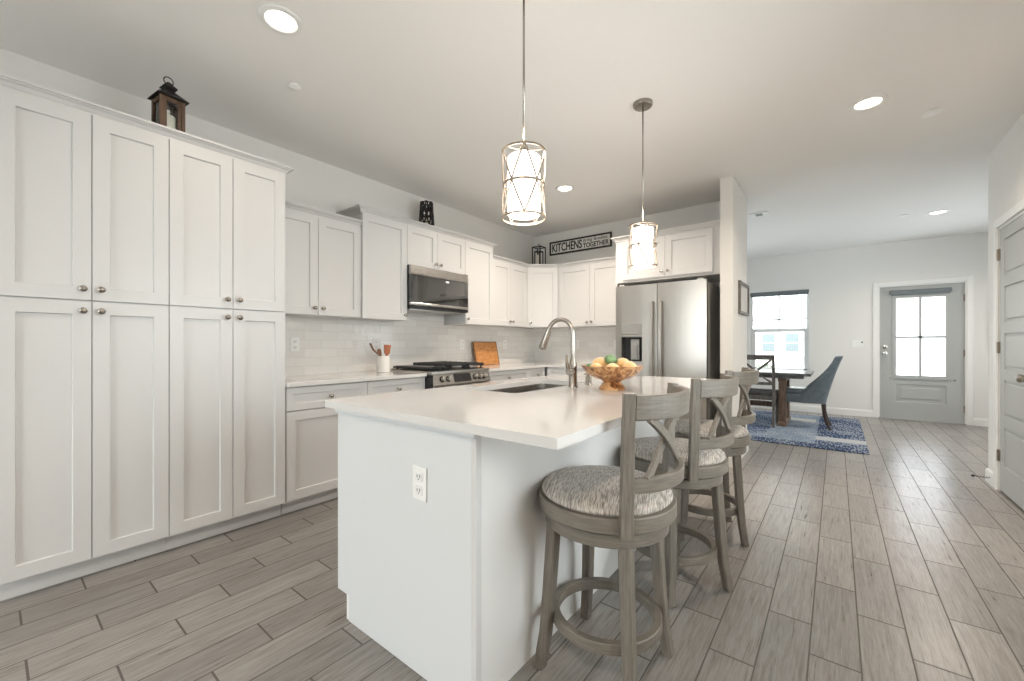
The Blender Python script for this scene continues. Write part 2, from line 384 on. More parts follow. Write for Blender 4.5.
        for xa, xb in zip(xs, xs[1:]):
            for za, zb in zip(zs, zs[1:]):
                if not isp(xa, xb, za, zb):
                    s.poly([(x0+xa, yf, z0+za), (x0+xb, yf, z0+za), (x0+xb, yf, z0+zb), (x0+xa, yf, z0+zb)])
        g = .0035
        for xa, xb, za, zb in panels:
            O = [(xa, za), (xb, za), (xb, zb), (xa, zb)]; I = [(xa+g, za+g), (xb-g, za+g), (xb-g, zb-g), (xa+g, zb-g)]
            for i in range(4):
                j = (i+1) % 4
                s.poly([(x0+O[i][0], yf, z0+O[i][1]), (x0+O[j][0], yf, z0+O[j][1]), (x0+I[j][0], yf+rec, z0+I[j][1]), (x0+I[i][0], yf+rec, z0+I[i][1])])
            s.poly([(x0+a, yf+rec, z0+c) for a, c in I])
        for a, b in (((0, 0), (w, 0)), ((w, 0), (w, h)), ((w, h), (0, h)), ((0, h), (0, 0))):
            s.poly([(x0+a[0], yf, z0+a[1]), (x0+a[0], y, z0+a[1]), (x0+b[0], y, z0+b[1]), (x0+b[0], yf, z0+b[1])])
        s.poly([(x0, y, z0), (x0, y, z0+h), (x0+w, y, z0+h), (x0+w, y, z0)])
        bmesh.ops.remove_doubles(s.bm, verts=s.bm.verts, dist=1e-5)
        return s
    def build(s, name, m, parent=None, mods=None, recalc=True):
        if recalc: bmesh.ops.recalc_face_normals(s.bm, faces=s.bm.faces)
        for e in s.bm.edges:
            if len(e.link_faces) == 2 and e.calc_face_angle(0) > .6: e.smooth = False
        me = bpy.data.meshes.new(name); s.bm.to_mesh(me); s.bm.free()
        ms = m if isinstance(m, list) else [m]
        for x in ms: me.materials.append(x)
        o = bpy.data.objects.new(name, me); C.objects.link(o)
        if parent is not None: o.parent = parent
        return o
def thing(name, label, cat, loc=(0, 0, 0), rz=0, group=None):
    o = bpy.data.objects.new(name, None); C.objects.link(o); o.empty_display_size = .05
    o.location = loc; o.rotation_euler = (0, 0, rz); o['label'] = label; o['category'] = cat
    if group: o['group'] = group
    return o
def tag(o, label, cat, group=None):
    o['label'] = label; o['category'] = cat
    if group: o['group'] = group
    return o
def struct(name, mb, m):
    o = mb.build(name, m); o['kind'] = 'structure'; return o
def sthing(name, loc=(0, 0, 0), rz=0):
    o = bpy.data.objects.new(name, None); C.objects.link(o); o.location = loc; o.rotation_euler = (0, 0, rz); o['kind'] = 'structure'; return o
def dup(root, loc, rz, label, group=None):
    def cp(o, parent):
        c = o.copy(); C.objects.link(c)
        if parent is not None: c.parent = parent
        for ch in list(o.children):
            cp(ch, c)
        return c
    r = cp(root, None); r.location = loc; r.rotation_euler = (0, 0, rz); r['label'] = label
    if group: r['group'] = group
    return r

# ------------------------------------------------------------ room shell
H = 2.74
XL, YB, XP0, XP1, YP = -3.515, 5.01, -.875, -.766, 4.335
YF, XR, YR = 8.68, 1.01, -3.1
struct('floor', MB().box(-3.75, 3.3, -3.3, 8.86, -.12, 0), M['floor'])
struct('ceiling', MB().box(-3.75, 3.3, -3.3, 8.86, H, H+.12), M['ceil'])
def side_wall(x0, x1, y0, y1, hy0, hy1, hz0, hz1):
    return MB().box(x0, x1, y0, hy0, 0, H).box(x0, x1, hy1, y1, 0, H).box(x0, x1, hy0, hy1, 0, hz0).box(x0, x1, hy0, hy1, hz1, H)
struct('wall_left', side_wall(-3.70, XL, -3.1, YF, 6.0, 7.8, .65, 2.1), M['wall'])
struct('wall_back', MB().box(XL, XP0, YB, YB+.11, 0, H), M['wall'])
struct('wall_partition', MB().box(XP0, XP1, YP, YB+.11, 0, H), M['wall'])
def wall_with_holes(x0, x1, y0, y1, holes, z1=H):
    mb = MB(); xs = sorted({x0, x1} | {h[0] for h in holes} | {h[1] for h in holes})
    for a, b in zip(xs, xs[1:]):
        hs = sorted((h[2], h[3]) for h in holes if h[0] <= a+1e-6 and h[1] >= b-1e-6); z = 0
        for za, zb in hs:
            if za > z+1e-6: mb.box(a, b, y0, y1, z, za)
            z = zb
        if z < z1: mb.box(a, b, y0, y1, z, z1)
    return mb
struct('wall_far', wall_with_holes(-3.70, 3.25, YF, YF+.16, [(-1.25, -.368, .655, 2.10), (.52, 1.47, 0, 2.065)]), M['wall'])
struct('wall_rear', wall_with_holes(-3.70, 1.2, YR-.16, YR, [(-2.8, -.8, .02, 2.35)]), M['wall'])
mbw = MB().box(XR, XR+.12, YR, .9, 0, H).box(XR, XR+.12, 2.5, 4.14, 0, H).box(XR, XR+.12, .9, 2.5, 0, .65).box(XR, XR+.12, .9, 2.5, 2.1, H).box(XR, XR+.12, 4.95, 5.235, 0, H).box(XR, XR+.12, 4.14, 4.95, 2.075, H)
struct('wall_right', mbw, M['wall'])
struct('wall_hall', side_wall(3.1, 3.25, 5.115, YF, 6.2, 7.8, .65, 2.1).box(XR+.12, 3.1, 5.115, 5.235, 0, H), M['wall'])
struct('wall_closet', MB().box(1.95, 2.05, 3.9, 5.115, 0, H).box(XR+.12, 2.05, 3.9, 4.0, 0, H), M['wall'])

bb = [(0, 0), (.014, 0), (.014, .085), (.008, .105), (0, .11)]
def baseb(name, path): struct(name, MB().sweep(bb, path), M['trim'])
baseb('baseboard_far', [(-3.515, YF-.001), (.455, YF-.001)])
baseb('baseboard_entry', [(1.537, YF-.001), (3.1, YF-.001)])
baseb('baseboard_partition', [(XP0-.001, YP+.02), (XP0-.001, YP-.001), (XP1+.001, YP-.001), (XP1+.001, YB+.111), (-3.5, YB+.111)][::-1] if False else [(-3.5, YB+.111), (XP1+.001, YB+.111), (XP1+.001, YP-.001), (XP0-.001, YP-.001)][::-1])
baseb('baseboard_right', [(XR-.001, 4.075), (XR-.001, YR)][::-1] if False else [(3.09, 5.236), (XR-.001, 5.236), (XR-.001, 5.025)][::-1] if False else [(XR-.001, 5.025), (XR-.001, 5.236), (3.09, 5.236)][::-1] if False else [(3.09, 5.236), (XR-.001, 5.236), (XR-.001, 5.025)])
baseb('baseboard_side', [(XR-.001, 4.065), (XR-.001, YR)])

# unseen sliding glass doors behind the camera, added for daylight from behind
w = sthing('window_2', (-1.8, YR-.08, 0))
mb = MB()
for a, b in ((-.99, -.93), (-.03, .03), (.93, .99)): mb.box(a, b, -.03, .03, .025, 2.345)
mb.box(-.93, .93, -.03, .03, .025, .10).box(-.93, .93, -.03, .03, 2.27, 2.345); mb.build('window_frame', M['vinyl'], w)
MB().box(-.93, -.03, -.004, .004, .10, 2.27).build('pane', M['glass'], w)
MB().box(.03, .93, -.004, .004, .10, 2.27).build('pane', M['glass'], w)

for nm, xx, ya_, yb_ in (('added_window_3', -3.62, 6.0, 7.8), ('added_window_4', 3.18, 6.2, 7.8), ('added_window_5', XR+.07, .9, 2.5)):  # unseen windows, added to brighten the dining room, hall and island back
    w = sthing(nm, (xx, (ya_+yb_)/2, 0)); hy = (yb_-ya_)/2
    mb = MB().box(-.03, .03, -hy, -hy+.05, .65, 2.1).box(-.03, .03, hy-.05, hy, .65, 2.1).box(-.03, .03, -hy+.05, hy-.05, .65, .70).box(-.03, .03, -hy+.05, hy-.05, 2.05, 2.1).box(-.025, .025, -.02, .02, .70, 2.05)
    mb.build('window_frame', M['vinyl'], w); MB().box(-.003, .003, -hy+.05, hy-.05, .70, 2.05).build('pane', M['glass'], w)
# dining window
w = sthing('window_1', (-.809, YF, 0))
x0, x1, z0, z1 = -.441, .441, .655, 2.10
mb = MB(); fr = .035
mb.box(x0, x0+fr, .07, .13, z0, z1).box(x1-fr, x1, .07, .13, z0, z1).box(x0+fr, x1-fr, .07, .13, z0, z0+.04).box(x0+fr, x1-fr, .07, .13, z1-.04, z1)
mb.build('window_frame', M['vinyl'], w)
mb = MB(); mb.box(x0+fr, x1-fr, .072, .105, 1.375, 1.44); mb.box(x0+fr, x0+fr+.04, .075, .105, z0+.04, 1.375).box(x1-fr-.04, x1-fr, .075, .105, z0+.04, 1.375).box(x0+fr, x1-fr, .075, .105, z0+.04, z0+.075)
mb.build('lower_sash', M['vinyl'], w)
mb = MB(); mb.box(-.014, .014, .09, .12, 1.44, z1-.04).box(x0+fr, x1-fr, .09, .12, 1.59, 1.615)
mb.build('muntin', M['vinyl'], w)
MB().box(x0+fr, x1-fr, .108, .112, z0+.04, z1-.04).build('pane', M['glass'], w)
MB().box(x0-.03, x1+.03, -.02, .068, z0-.025, z0-.001).build('window_sill', M['trim'], w)
t = thing('roller_shade', 'dark grey roller shade rolled up at the top of the dining room window', 'shade', (-.809, YF, 0))
MB().box(x0+.002, x1-.002, .005, .065, 2.045, 2.098, .004).build('cassette', M['shade'], t)
MB().cyl((x0+.01, .035, 2.035), (x1-.01, .035, 2.035), .016).build('rolled_fabric', M['shade'], t)

# front door
d = sthing('door_1', (.995, YF, 0))
gx0, gx1, gz0, gz1 = -.29, .287, .66, 1.885
hw = .4565; mb = MB()
mb.shaker(.913, 2.03, t=.044, rec=.012, x0=-hw, z0=.015, y=.06, panels=[(hw-.275, hw+.27, .25, .53)])
# cut the glazed opening by building the leaf around it
leaf = MB()
def slab(x0, x1, z0, z1): leaf.box(x0, x1, .02, .06, z0, z1)
mb.bm.free()
slab(-hw, gx0, .015, 2.045); slab(gx1, hw, .015, 2.045); slab(gx0, gx1, gz1, 2.045); slab(gx0, gx1, .565, gz0); slab(gx0, gx1, .015, .25)
leaf.shaker(gx1-gx0, .315, t=.04, rec=.012, x0=gx0, z0=.25, y=.06, panels=[(.015, .562, .02, .295)])
leaf.box(gx0+.075, gx1-.075, .021, .035, .325, .495, .006)
leaf.build('door_leaf', M['doorgrey'], d)
mb = MB(); b = .022
mb.box(gx0-.02, gx0+b, .008, .055, gz0-.02, gz1+.02).box(gx1-b, gx1+.02, .008, .055, gz0-.02, gz1+.02).box(gx0+b, gx1-b, .008, .055, gz0-.02, gz0+b).box(gx0+b, gx1-b, .008, .055, gz1-b, gz1+.02)
mb.box(-.016, .016, .012, .05, gz0+b, gz1-b).box(gx0+b, gx1-b, .012, .05, 1.252, 1.282)
mb.box(gx0-.01, gx1+.01, -.002, .02, gz0-.03, gz0-.018)
mb.build('glazing_bars', M['doorgrey'], d)
MB().box(gx0+.01, gx1-.01, .028, .034, gz0+.01, gz1-.01).build('frosted_pane', M['frost'], d)
for z in (1.115, 1.02):
    mb = MB(); R = Matrix.Rotation(PI/2, 4, 'X'); T = Matrix.Translation((-.40, .02, z)) @ R
    mb.lathe([(.0, 0), (.031, 0), (.031, .008), (.014, .014), (.012, .03), (.026, .036), (.028, .055), (.018, .066), (0, .068)] if z < 1.1 else [(0, 0), (.03, 0), (.03, .012), (.02, .02), (0, .022)], 20, mtx=T)
    mb.build('door_handle' if z < 1.1 else 'deadbolt', M['chrome'], d)
for x in (-.335, .36): MB().cyl((x, .02, .63), (x, .0, .63), .012).build('door_stud', M['chrome'], d)
for z in (.22, 1.03, 1.83): MB().box(hw-.012, hw+.014, .008, .03, z-.05, z+.05).build('hinge', M['hinge'], d)
mb = MB(); mb.box(-.476, .476, -.01, .15, 0.001, .014, .004); mb.build('threshold', M['greypanel'], d)
cas = [(0, 0), (.07, 0), (.07, .01), (.055, .017), (.0, .014)]
def casing(x0, x1, zt, parent, y=-.001, m='trim'):
    mb = MB(); wd, th = .065, .016
    mb.box(x0-wd, x0, y-th, y, 0, zt+wd, .003).box(x1, x1+wd, y-th, y, 0, zt+wd, .003).box(x0, x1, y-th, y, zt, zt+wd, .003)
    mb.build('casing', M[m], parent)
casing(-.475, .475, 2.065, d)
mb = MB(); mb.box(-.475, -.459, 0, .155, .015, 2.065).box(.459, .475, 0, .155, .015, 2.065).box(-.459, .459, 0, .155, 2.048, 2.065); mb.build('jamb', M['trim'], d)
t = thing('roller_shade', 'small dark grey roller shade rolled up above the front door glass', 'shade', (.995, YF, 0))
MB().box(-.345, .325, -.034, .018, 1.93, 1.985, .006).build('cassette', M['shade'], t)
MB().cyl((-.325, -.012, 1.922), (.305, -.012, 1.922), .014).build('rolled_fabric', M['shade'], t)

# side door in the right-hand wall (hinge side far, knob near); local x = along wall toward the camera
d = sthing('door_2', (XR, 4.93, 0), -PI/2)
# local: x -> world -Y, y -> world +X, so front (-y) faces the room
pn = [(.105, .655, a-.015, b_-.015) for a, b_ in ((.215, .515), (.60, .88), (.965, 1.24), (1.325, 1.60), (1.685, 1.965))]
mb = MB().shaker(.76, 2.035, t=.036, rec=.010, x0=0, z0=.015, y=.038, panels=pn)
mb.build('door_leaf', M['doorgrey'], d)
mb = MB()
for a, b_ in ((.215, .515), (.60, .88), (.965, 1.24), (1.325, 1.60), (1.685, 1.965)):
    mb.box(.128, .632, .004, .016, a+.023, b_-.023, .006)
mb.build('raised_panels', M['doorgrey'], d)
mb = MB(); T = Matrix.Translation((.70, .002, .93)) @ Matrix.Rotation(PI/2, 4, 'X')
mb.lathe([(0, 0), (.032, 0), (.032, .008), (.014, .013), (.012, .035), (.025, .042), (.029, .058), (.02, .07), (0, .073)], 24, mtx=T); mb.build('door_knob', M['nickel'], d)
for z in (.28, 1.13, 1.86): MB().cyl((-.006, -.006, z-.045), (-.006, -.006, z+.045), .0075).box(-.016, .016, -.003, .004, z-.045, z+.045).build('hinge', M['hinge'], d)
casing(-.02, .79, 2.075, d)
mb = MB(); mb.box(-.019, -.004, 0, .12, 0, 2.075).box(.764, .789, 0, .12, 0, 2.075).box(-.004, .764, 0, .12, 2.054, 2.075); mb.build('jamb', M['trim'], d)

# tile splashback
zc, zs = .90, 1.385
struct('trim_1', MB().box(XL+.0005, XL+.009, 1.237, YB-.009, zc, zs).box(XL+.0005, XL+.009, 2.40, 3.24, zs, 1.50), M['splash_l'])
struct('trim_2', MB().box(XL+.009, -1.975, YB-.009, YB-.0005, zc, zs), M['splash_b'])

# ------------------------------------------------------------ cabinets
def knob_mesh():
    mb = MB(); T = Matrix.Rotation(PI/2, 4, 'X')
    mb.lathe([(0, 0), (.009, 0), (.007, .004), (.0055, .012), (.013, .018), (.0155, .024), (.013, .029), (0, .031)], 20, mtx=T)
    bmesh.ops.recalc_face_normals(mb.bm, faces=mb.bm.faces)
    me = bpy.data.meshes.new('knob'); mb.bm.to_mesh(me); mb.bm.free(); me.materials.append(M['nickel']); return me
KN = knob_mesh()
def knob(parent, x, y, z):
    o = bpy.data.objects.new('knob', KN); C.objects.link(o); o.parent = parent; o.location = (x, y, z)
def cab_unit(label, loc, rz, w, d, z0, z1, fronts, toe=False, cat='cabinet', name='kitchen_cabinet', group=None, rail=.062):
    """local: width +x, front faces -y; fronts = (kind, xa, xb, za, zb, knob x, knob z)"""
    t = thing(name, label, cat, loc, rz, group)
    mb = MB(); mb.box(.0005, w-.0005, 0, d, z0, z1); mb.build('body', M['cab'], t)
    if toe:
        MB().box(.0005, w-.0005, .05, d-.05, .002, z0-.0005).build('toe_kick', M['cab'], t)
    for kind, xa, xb, za, zb, kx, kz in fronts:
        g = .0018
        r = rail if kind == 'door' else min(rail, .045)
        mb = MB().shaker(xb-xa-2*g, zb-za-2*g, x0=xa+g, z0=za+g, y=-.001, rail=r)
        o = mb.build('door' if kind == 'door' else 'drawer', M['cab'], t)
        if kx is not None: knob(o, kx, -.021, kz)
    return t
XT = -2.88  # tall front plane of doors; carcass front 2 cm behind
R90 = PI/2
G1 = 'tall pantry cabinets'
for i, (a, b, lab) in enumerate(((.015, .62, 'floor to near ceiling white pantry cabinet at the far left, nearest the viewer'), (.62, 1.229, 'tall white four-door pantry cabinet beside the small upper cabinets'))):
    w_ = b-a; m_ = .321-.015 if i == 0 else .925-.62
    fr = [('door', .0, m_, 1.37, 2.285, m_-.032, 1.425), ('door', m_, w_, 1.37, 2.285, m_+.032, 1.425),
          ('door', .0, m_, .10, 1.366, m_-.032, 1.318), ('door', m_, w_, .10, 1.366, m_+.032, 1.318)]
    # knobs: outer gaps at .321 and .925
    cab_unit(lab, (XT-.02, a, 0), R90, w_, .61, .10, 2.29, fr, True, name='pantry_cabinet')
crown = [(0, 0), (.008, 0), (.008, .011), (.013, .015), (.022, .028), (.034, .034), (.034, .039), (.046, .039), (.046, .050), (0, .050)]
def crown_thing(label, path, z):
    o = MB().sweep(crown, path, z).build('crown_moulding', M['cab']); tag(o, label, 'moulding')
crown_thing('white crown moulding along the top of the tall pantry cabinets', [(XL+.01, 1.229), (XT-.001, 1.229), (XT-.001, .015)][::-1] if False else [(XT-.019, .015), (XT-.019, 1.229), (XL+.002, 1.229)], 2.286)

XU = -3.185; XM = -3.165; ZU = 1.383; ZT = 2.155; ZT2 = 2.28
bd = XU-.02-XL-.011  # carcass depth
cab_unit('short white two-door wall cabinet directly right of the tall pantry', (XU-.02, 1.235, 0), R90, .737, bd, ZU, ZT,
         [('door', 0, .368, ZU, ZT, .335, ZU+.055), ('door', .368, .737, ZU, ZT, .402, ZU+.055)])
cab_unit('single-door white wall cabinet left of the microwave', (XM-.02, 1.973, 0), R90, .465, bd+.02, ZU-.005, ZT2,
         [('door', 0, .465, ZU-.005, ZT2, .435, ZU+.045)])
cab_unit('short two-door white wall cabinet above the microwave', (XM-.02, 2.438, 0), R90, .772, bd+.02, 1.905, ZT2,
         [('door', 0, .376, 1.905, ZT2, .345, 1.955), ('door', .376, .772, 1.905, ZT2, .407, 1.955)])
cab_unit('single-door white wall cabinet right of the microwave', (XM-.02, 3.21, 0), R90, .462, bd+.02, ZU-.005, ZT2,
         [('door', 0, .462, ZU-.005, ZT2, .028, ZU+.05)])
cab_unit('two-door white wall cabinet between the microwave run and the corner', (XU-.02, 3.674, 0), R90, .730, bd, ZU, ZT,
         [('door', .01, .353, ZU, ZT, .325, ZU+.055), ('door', .353, .730, ZU, ZT, .381, ZU+.055)])
# corner cabinet: diagonal face
t = thing('corner_cabinet', 'diagonal single-door white wall cabinet in the kitchen corner under the thin black lantern', 'cabinet')
mb = MB(); xa, ya = XU-.02, 4.406; xb, yb = -2.895, YB-.345
mb.prism([(XL+.011, ya), (xa, ya), (xb, yb), (xb, YB-.011), (XL+.011, YB-.011)], ZU, ZT, 'xy'); mb.build('body', M['cab'], t)
L = math.hypot(xb-xa, yb-ya); ang = math.atan2(yb-ya, xb-xa)
o = MB().shaker(L-.02, ZT-ZU-.004, x0=.01, z0=ZU+.002, y=-.001).build('door', M['cab'], t); o.location = (xa, ya, 0); o.rotation_euler = (0, 0, ang)
knob(o, .045, -.021, ZU+.055)
cab_unit('two-door white wall cabinet below the wall sign, left of the fridge', (-2.894, YB-.325, 0), 0, .914, .314, ZU, ZT,
         [('door', 0, .466, ZU, ZT, .435, ZU+.055), ('door', .466, .914, ZU, ZT, .497, ZU+.055)])
# cabinet over the fridge with full-depth side panels
t = cab_unit('deep two-door white cabinet above the refrigerator', (-1.972, 4.42, 0), 0, 1.095, .58, 1.845, 2.31,
         [('door', .085, .557, 1.87, 2.30, .525, 1.925), ('door', .557, 1.02, 1.87, 2.30, .589, 1.925)])
MB().box(.0, .019, -.0005, .578, .002, 1.8445).build('side_panel', M['cab'], t)
CH = 'white crown moulding '
crown_thing(CH+'on the short wall cabinet beside the pantry', [(XU-.019, 1.276), (XU-.019, 1.971)], ZT+.001)
crown_thing(CH+'over the raised microwave cabinets', [(XL+.002, 1.973), (XM-.019, 1.973), (XM-.019, 3.672), (XL+.002, 3.672)], ZT2+.001)
crown_thing(CH+'running around the kitchen corner below the wall sign', [(XU-.019, 3.676), (XU-.019, ya), (xb, YB-.345), (-1.976, YB-.345)], ZT+.001)
crown_thing(CH+'on the cabinet above the refrigerator', [(-1.972, YB-.002), (-1.972, 4.419), (-.877, 4.419)], 2.311)

# base cabinets
XB = -2.885
cab_unit('white base cabinet with wide drawer beside the tall pantry', (XB-.02, 1.235, 0), R90, .608, .60, .10, .868,
         [('drawer', .0, .608, .705, .865, .305, .785), ('door', .0, .608, .10, .702, .57, .645)], True)
cab_unit('white base cabinet with one drawer just left of the stove', (XB-.02, 1.843, 0), R90, .575, .60, .10, .868,
         [('drawer', .0, .575, .705, .865, .288, .785), ('door', .0, .575, .10, .702, .04, .645)], True)
cab_unit('white base cabinet with wide drawer just right of the stove', (XB-.02, 3.195, 0), R90, .805, .60, .10, .868,
         [('drawer', .02, .805, .705, .865, .42, .785), ('door', .02, .41, .10, .702, .37, .645), ('door', .41, .805, .10, .702, .45, .645)], True)
cab_unit('narrow white corner base cabinet with small drawer', (XB-.02, 4.0, 0), R90, .365, .60, .10, .868,
         [('drawer', .0, .345, .705, .865, .17, .785), ('door', .0, .345, .10, .702, .04, .645)], True)
cab_unit('white base cabinet along the back wall left of the refrigerator', (-2.903, 4.40, 0), 0, .929, .598, .10, .868,
         [('drawer', .03, .929, .705, .865, .48, .785), ('door', .03, .48, .10, .702, .44, .645), ('door', .48, .929, .10, .702, .52, .645)], True)
XC = -2.855
o = MB().box(XL+.011, XC, 1.231, 2.418, .870, zc, .003).build('countertop', M['quartz']); tag(o, 'white quartz countertop between the pantry and the stove', 'countertop')
mb = MB(); mb.prism([(XL+.011, 3.194), (XC, 3.194), (XC, 4.365), (-1.976, 4.365), (-1.976, YB-.011), (XL+.011, YB-.011)], .870, zc, 'xy')
o = mb.build('countertop', M['quartz']); tag(o, 'L-shaped white quartz countertop right of the stove around the corner', 'countertop')

# ------------------------------------------------------------ range
t = thing('gas_range', 'stainless gas stove with black grates between the white base cabinets', 'stove', (-2.80, 2.424, 0), R90)
W = .764
MB().box(.0, W, .03, .66, .012, .885).build('body', M['darksteel'], t)
mb = MB().box(0, W, -.004, .70, .886, .912, .004); mb.build('cooktop', M['steel_h'], t)
mb = MB(); mb.prism([(-.004, .775), (-.018, .79), (.018, .9), (.03, .9), (.03, .775)], 0, W, 'yz'); cp = mb.build('control_panel', M['steel_h'], t)
MB().box(-.0025, -.0002, -.015, .62, .02, .884).build('side_panel', M['black'], t)
def tilt(x, z):
    f = (z-.79)/.11; return Vector((x, -.018+.036*f, z))
nrm = Vector((0, -.11, .036)).normalized()
for x in (.115, .19, .545, .61, .675):
    mb = MB(); p = tilt(x, .838); q = Vector((0, 0, 1)).rotation_difference(nrm).to_matrix().to_4x4()
    mb.lathe([(0, .006), (.021, .006), (.020, .034), (.0, .036)], 20, mtx=Matrix.Translation(p) @ q); kb = mb.build('control_knob', M['chrome'], t)
    MB().lathe([(0, 0), (.028, 0), (.028, .0055), (0, .0055)], 24, mtx=Matrix.Translation(p) @ q).build('knob_ring', M['black'], kb)
mb = MB(); a0, a1 = tilt(.262, .803), tilt(.49, .878)
mb.poly([a0+nrm*.002, Vector((.49, a0.y, a0.z))+nrm*.002, a1+nrm*.002, Vector((.262, a1.y, a1.z))+nrm*.002]); 
o = mb.build('display', M['display'], t, recalc=False)
mb = MB()
for i in range(6): mb.box(.30+.028*i, .315+.028*i, -.012, -.004, .83, .84)
mb.bm.free()
od = MB().box(.004, W-.004, -.008, .028, .235, .77, .004).build('oven_door', M['steel_h'], t)
MB().box(.10, W-.10, -.011, -.0085, .36, .64).build('oven_window', M['mwglass'], od)
MB().tube([(.06, -.008, .715), (.06, -.05, .715), (W-.06, -.05, .715), (W-.06, -.008, .715)], .011).build('door_handle', M['steel'], od)
MB().box(.004, W-.004, -.008, .028, .06, .228, .004).build('warming_drawer', M['steel_h'], t)
MB().box(.03, W-.03, .05, .63, .9125, .918).build('burner_pan', M['black'], t)
for k in range(2):
    mb = MB(); x0 = .285+k*.235; x1 = x0+.225
    for xx in (x0, x1-.012): mb.box(xx, xx+.012, .06, .62, .940, .960, .002)
    for i in range(8): 
        yy = .06+i*.0785; mb.box(x0, x1, yy, yy+.012, .948, .970, .002)
    for xx in (x0+.02, x1-.03): 
        for yy in (.07, .6): mb.box(xx, xx+.012, yy, yy+.012, .917, .941)
    mb.build('grate', M['iron'], t)
for x, y in ((.385, .20), (.385, .48), (.62, .20), (.62, .48)): MB().lathe([(0, .918), (.045, .918), (.045, .928), (.03, .934), (0, .934)], 20, x, y).build('burner_cap', M['iron'], t)
mb = MB().box(.03, .262, .08, .61, .925, .945, .006); mb.box(.05, .242, .10, .59, .945, .949)
for x, y in ((.06, .1), (.22, .1), (.06, .58), (.22, .58)): mb.box(x, x+.015, y, y+.015, .9175, .926)
mb.tube([(.09, .08, .94), (.09, .055, .952), (.20, .055, .952), (.20, .08, .94)], .008, 8)
mb.build('griddle', M['black'], t)

# microwave
t = thing('microwave', 'stainless over-the-range microwave with dark glass front', 'microwave', (-3.12, 2.441, 0), R90)
W = .764; z0, z1 = 1.483, 1.902
MB().box(.001, W-.001, .022, .383, z0+.01, z1).build('body', M['black'], t)
MB().prism([(.0, z1-.088), (-.006, z1-.08), (-.002, z1-.004), (.004, z1), (.022, z1), (.022, z1-.088)], 0, W, 'yz').build('top_grille', M['steel_h'], t)
o = MB().box(.0, W, -.004, .021, z0+.07, z1-.09, .003).build('door', M['mwglass'], t)
mb = MB().box(.0, W, -.010, .021, z0+.042, z0+.068, .004); mb.build('lower_trim', M['steel_h'], t)
MB().box(0, W, .0, .021, z0+.012, z0+.040).build('vent_lip', M['black'], t)
MB().box(.02, W-.02, .03, .37, z0, z0+.009).build('underside_filter', M['steel_h'], t)
MB().lathe([(0, 0), (.026, 0), (.026, .0015), (0, .0015)], 24, mtx=Matrix.Translation((.46, -.0065, z1-.115)) @ Matrix.Rotation(PI/2, 4, 'X') @ Matrix.Diagonal((1, .42, 1, 1))).build('emblem', M['white'], t)

# ------------------------------------------------------------ refrigerator
t = thing('refrigerator', 'stainless french-door refrigerator with dispenser beside the partition wall', 'refrigerator', (-1.905, 4.27, 0))
W = .925
MB().box(.004, W-.004, .075, .71, .02, 1.765).build('body', M['darksteel'], t)
def rdoor(x0, x1, z0, z1, name, hole=None):
    mb = MB(); n = 10; pts = []
    for i in range(n+1):
        u = i/n; pts.append((x0+(x1-x0)*u, .0-.008*math.sin(PI*u)))
    rows = []
    if hole is None: mb.prism([(a, b) for a, b in pts]+[(x1, .068), (x0, .068)], z0, z1, 'xy')
    else:
        hx0, hx1, hz0, hz1 = hole
        yy = -.004
        mb.prism([(x0, .0), (hx0, yy), (hx0, .068), (x0, .068)], z0, z1, 'xy')
        mb.prism([(hx1, yy), (x1, .0), (x1, .068), (hx1, .068)], z0, z1, 'xy')
        mb.box(hx0, hx1, yy, .068, z0, hz0); mb.box(hx0, hx1, yy, .068, hz1, z1)
        mb.box(hx0, hx1, .06, .068, hz0, hz1)
    return mb.build(name, M['steel'], t)
hl = (.068, .295, .965, 1.375)
dl = rdoor(.0, .449, .70, 1.785, 'door', hl)
dr = rdoor(.455, W, .70, 1.785, 'door')
fd = rdoor(.0, W, .06, .692, 'freezer_drawer')
# dispenser
ds = MB().box(hl[0]+.001, hl[1]-.001, -.006, .058, 1.262, hl[3]-.001, .003).build('dispenser_panel', M['dispgrey'], dl)
MB().box(hl[0]+.001, hl[1]-.001, -.006, .03, 1.235, 1.258, .003).build('dispenser_sill', M['steel'], dl)
MB().box(hl[0]+.001, hl[1]-.001, .05, .058, hl[2]+.012, 1.232).build('dispenser_well', M['black'], dl)
MB().box(hl[0]+.001, hl[1]-.001, -.008, .05, hl[2]+.001, hl[2]+.012).build('drip_tray', M['dispgrey'], dl)
mb = MB().box(.165, .255, .012, .048, .99, 1.21, .004); mb.box(.182, .238, .002, .012, 1.0, 1.15, .003); mb.build('dispenser_paddle', M['dispgrey'], dl)
for x, o_ in ((.408, dl), (.497, dr)):
    s_ = 1 if x > .45 else -1
    P = []
    for i in range(13):
        u = i/12; P.append((x, -.045-.022*math.sin(PI*u), .80+.80*u))
    mb = MB().bar(P, .030, (1, 0, 0), .016); mb.cyl((P[0][0], -.045, .81), (P[0][0], .0, .81), .009).cyl((P[-1][0], -.045, 1.59), (P[-1][0], .0, 1.59), .009)
    mb.build('door_handle', M['steel'], o_)
MB().tube([(.10, -.004, .64), (.10, -.055, .64), (W-.10, -.055, .64), (W-.10, -.004, .64)], .012).build('drawer_handle', M['steel'], fd)
for x in (.03, W-.09): MB().box(x, x+.06, .02, .15, 1.7855, 1.803, .004).build('hinge_cover', M['greypanel'], t)
MB().box(.01, W-.01, .05, .1, .012, .055).build('kick_plate', M['black'], t)

# ------------------------------------------------------------ island
t = thing('kitchen_island', 'white kitchen island base with plain end panel', 'island', (0, .935, 0))
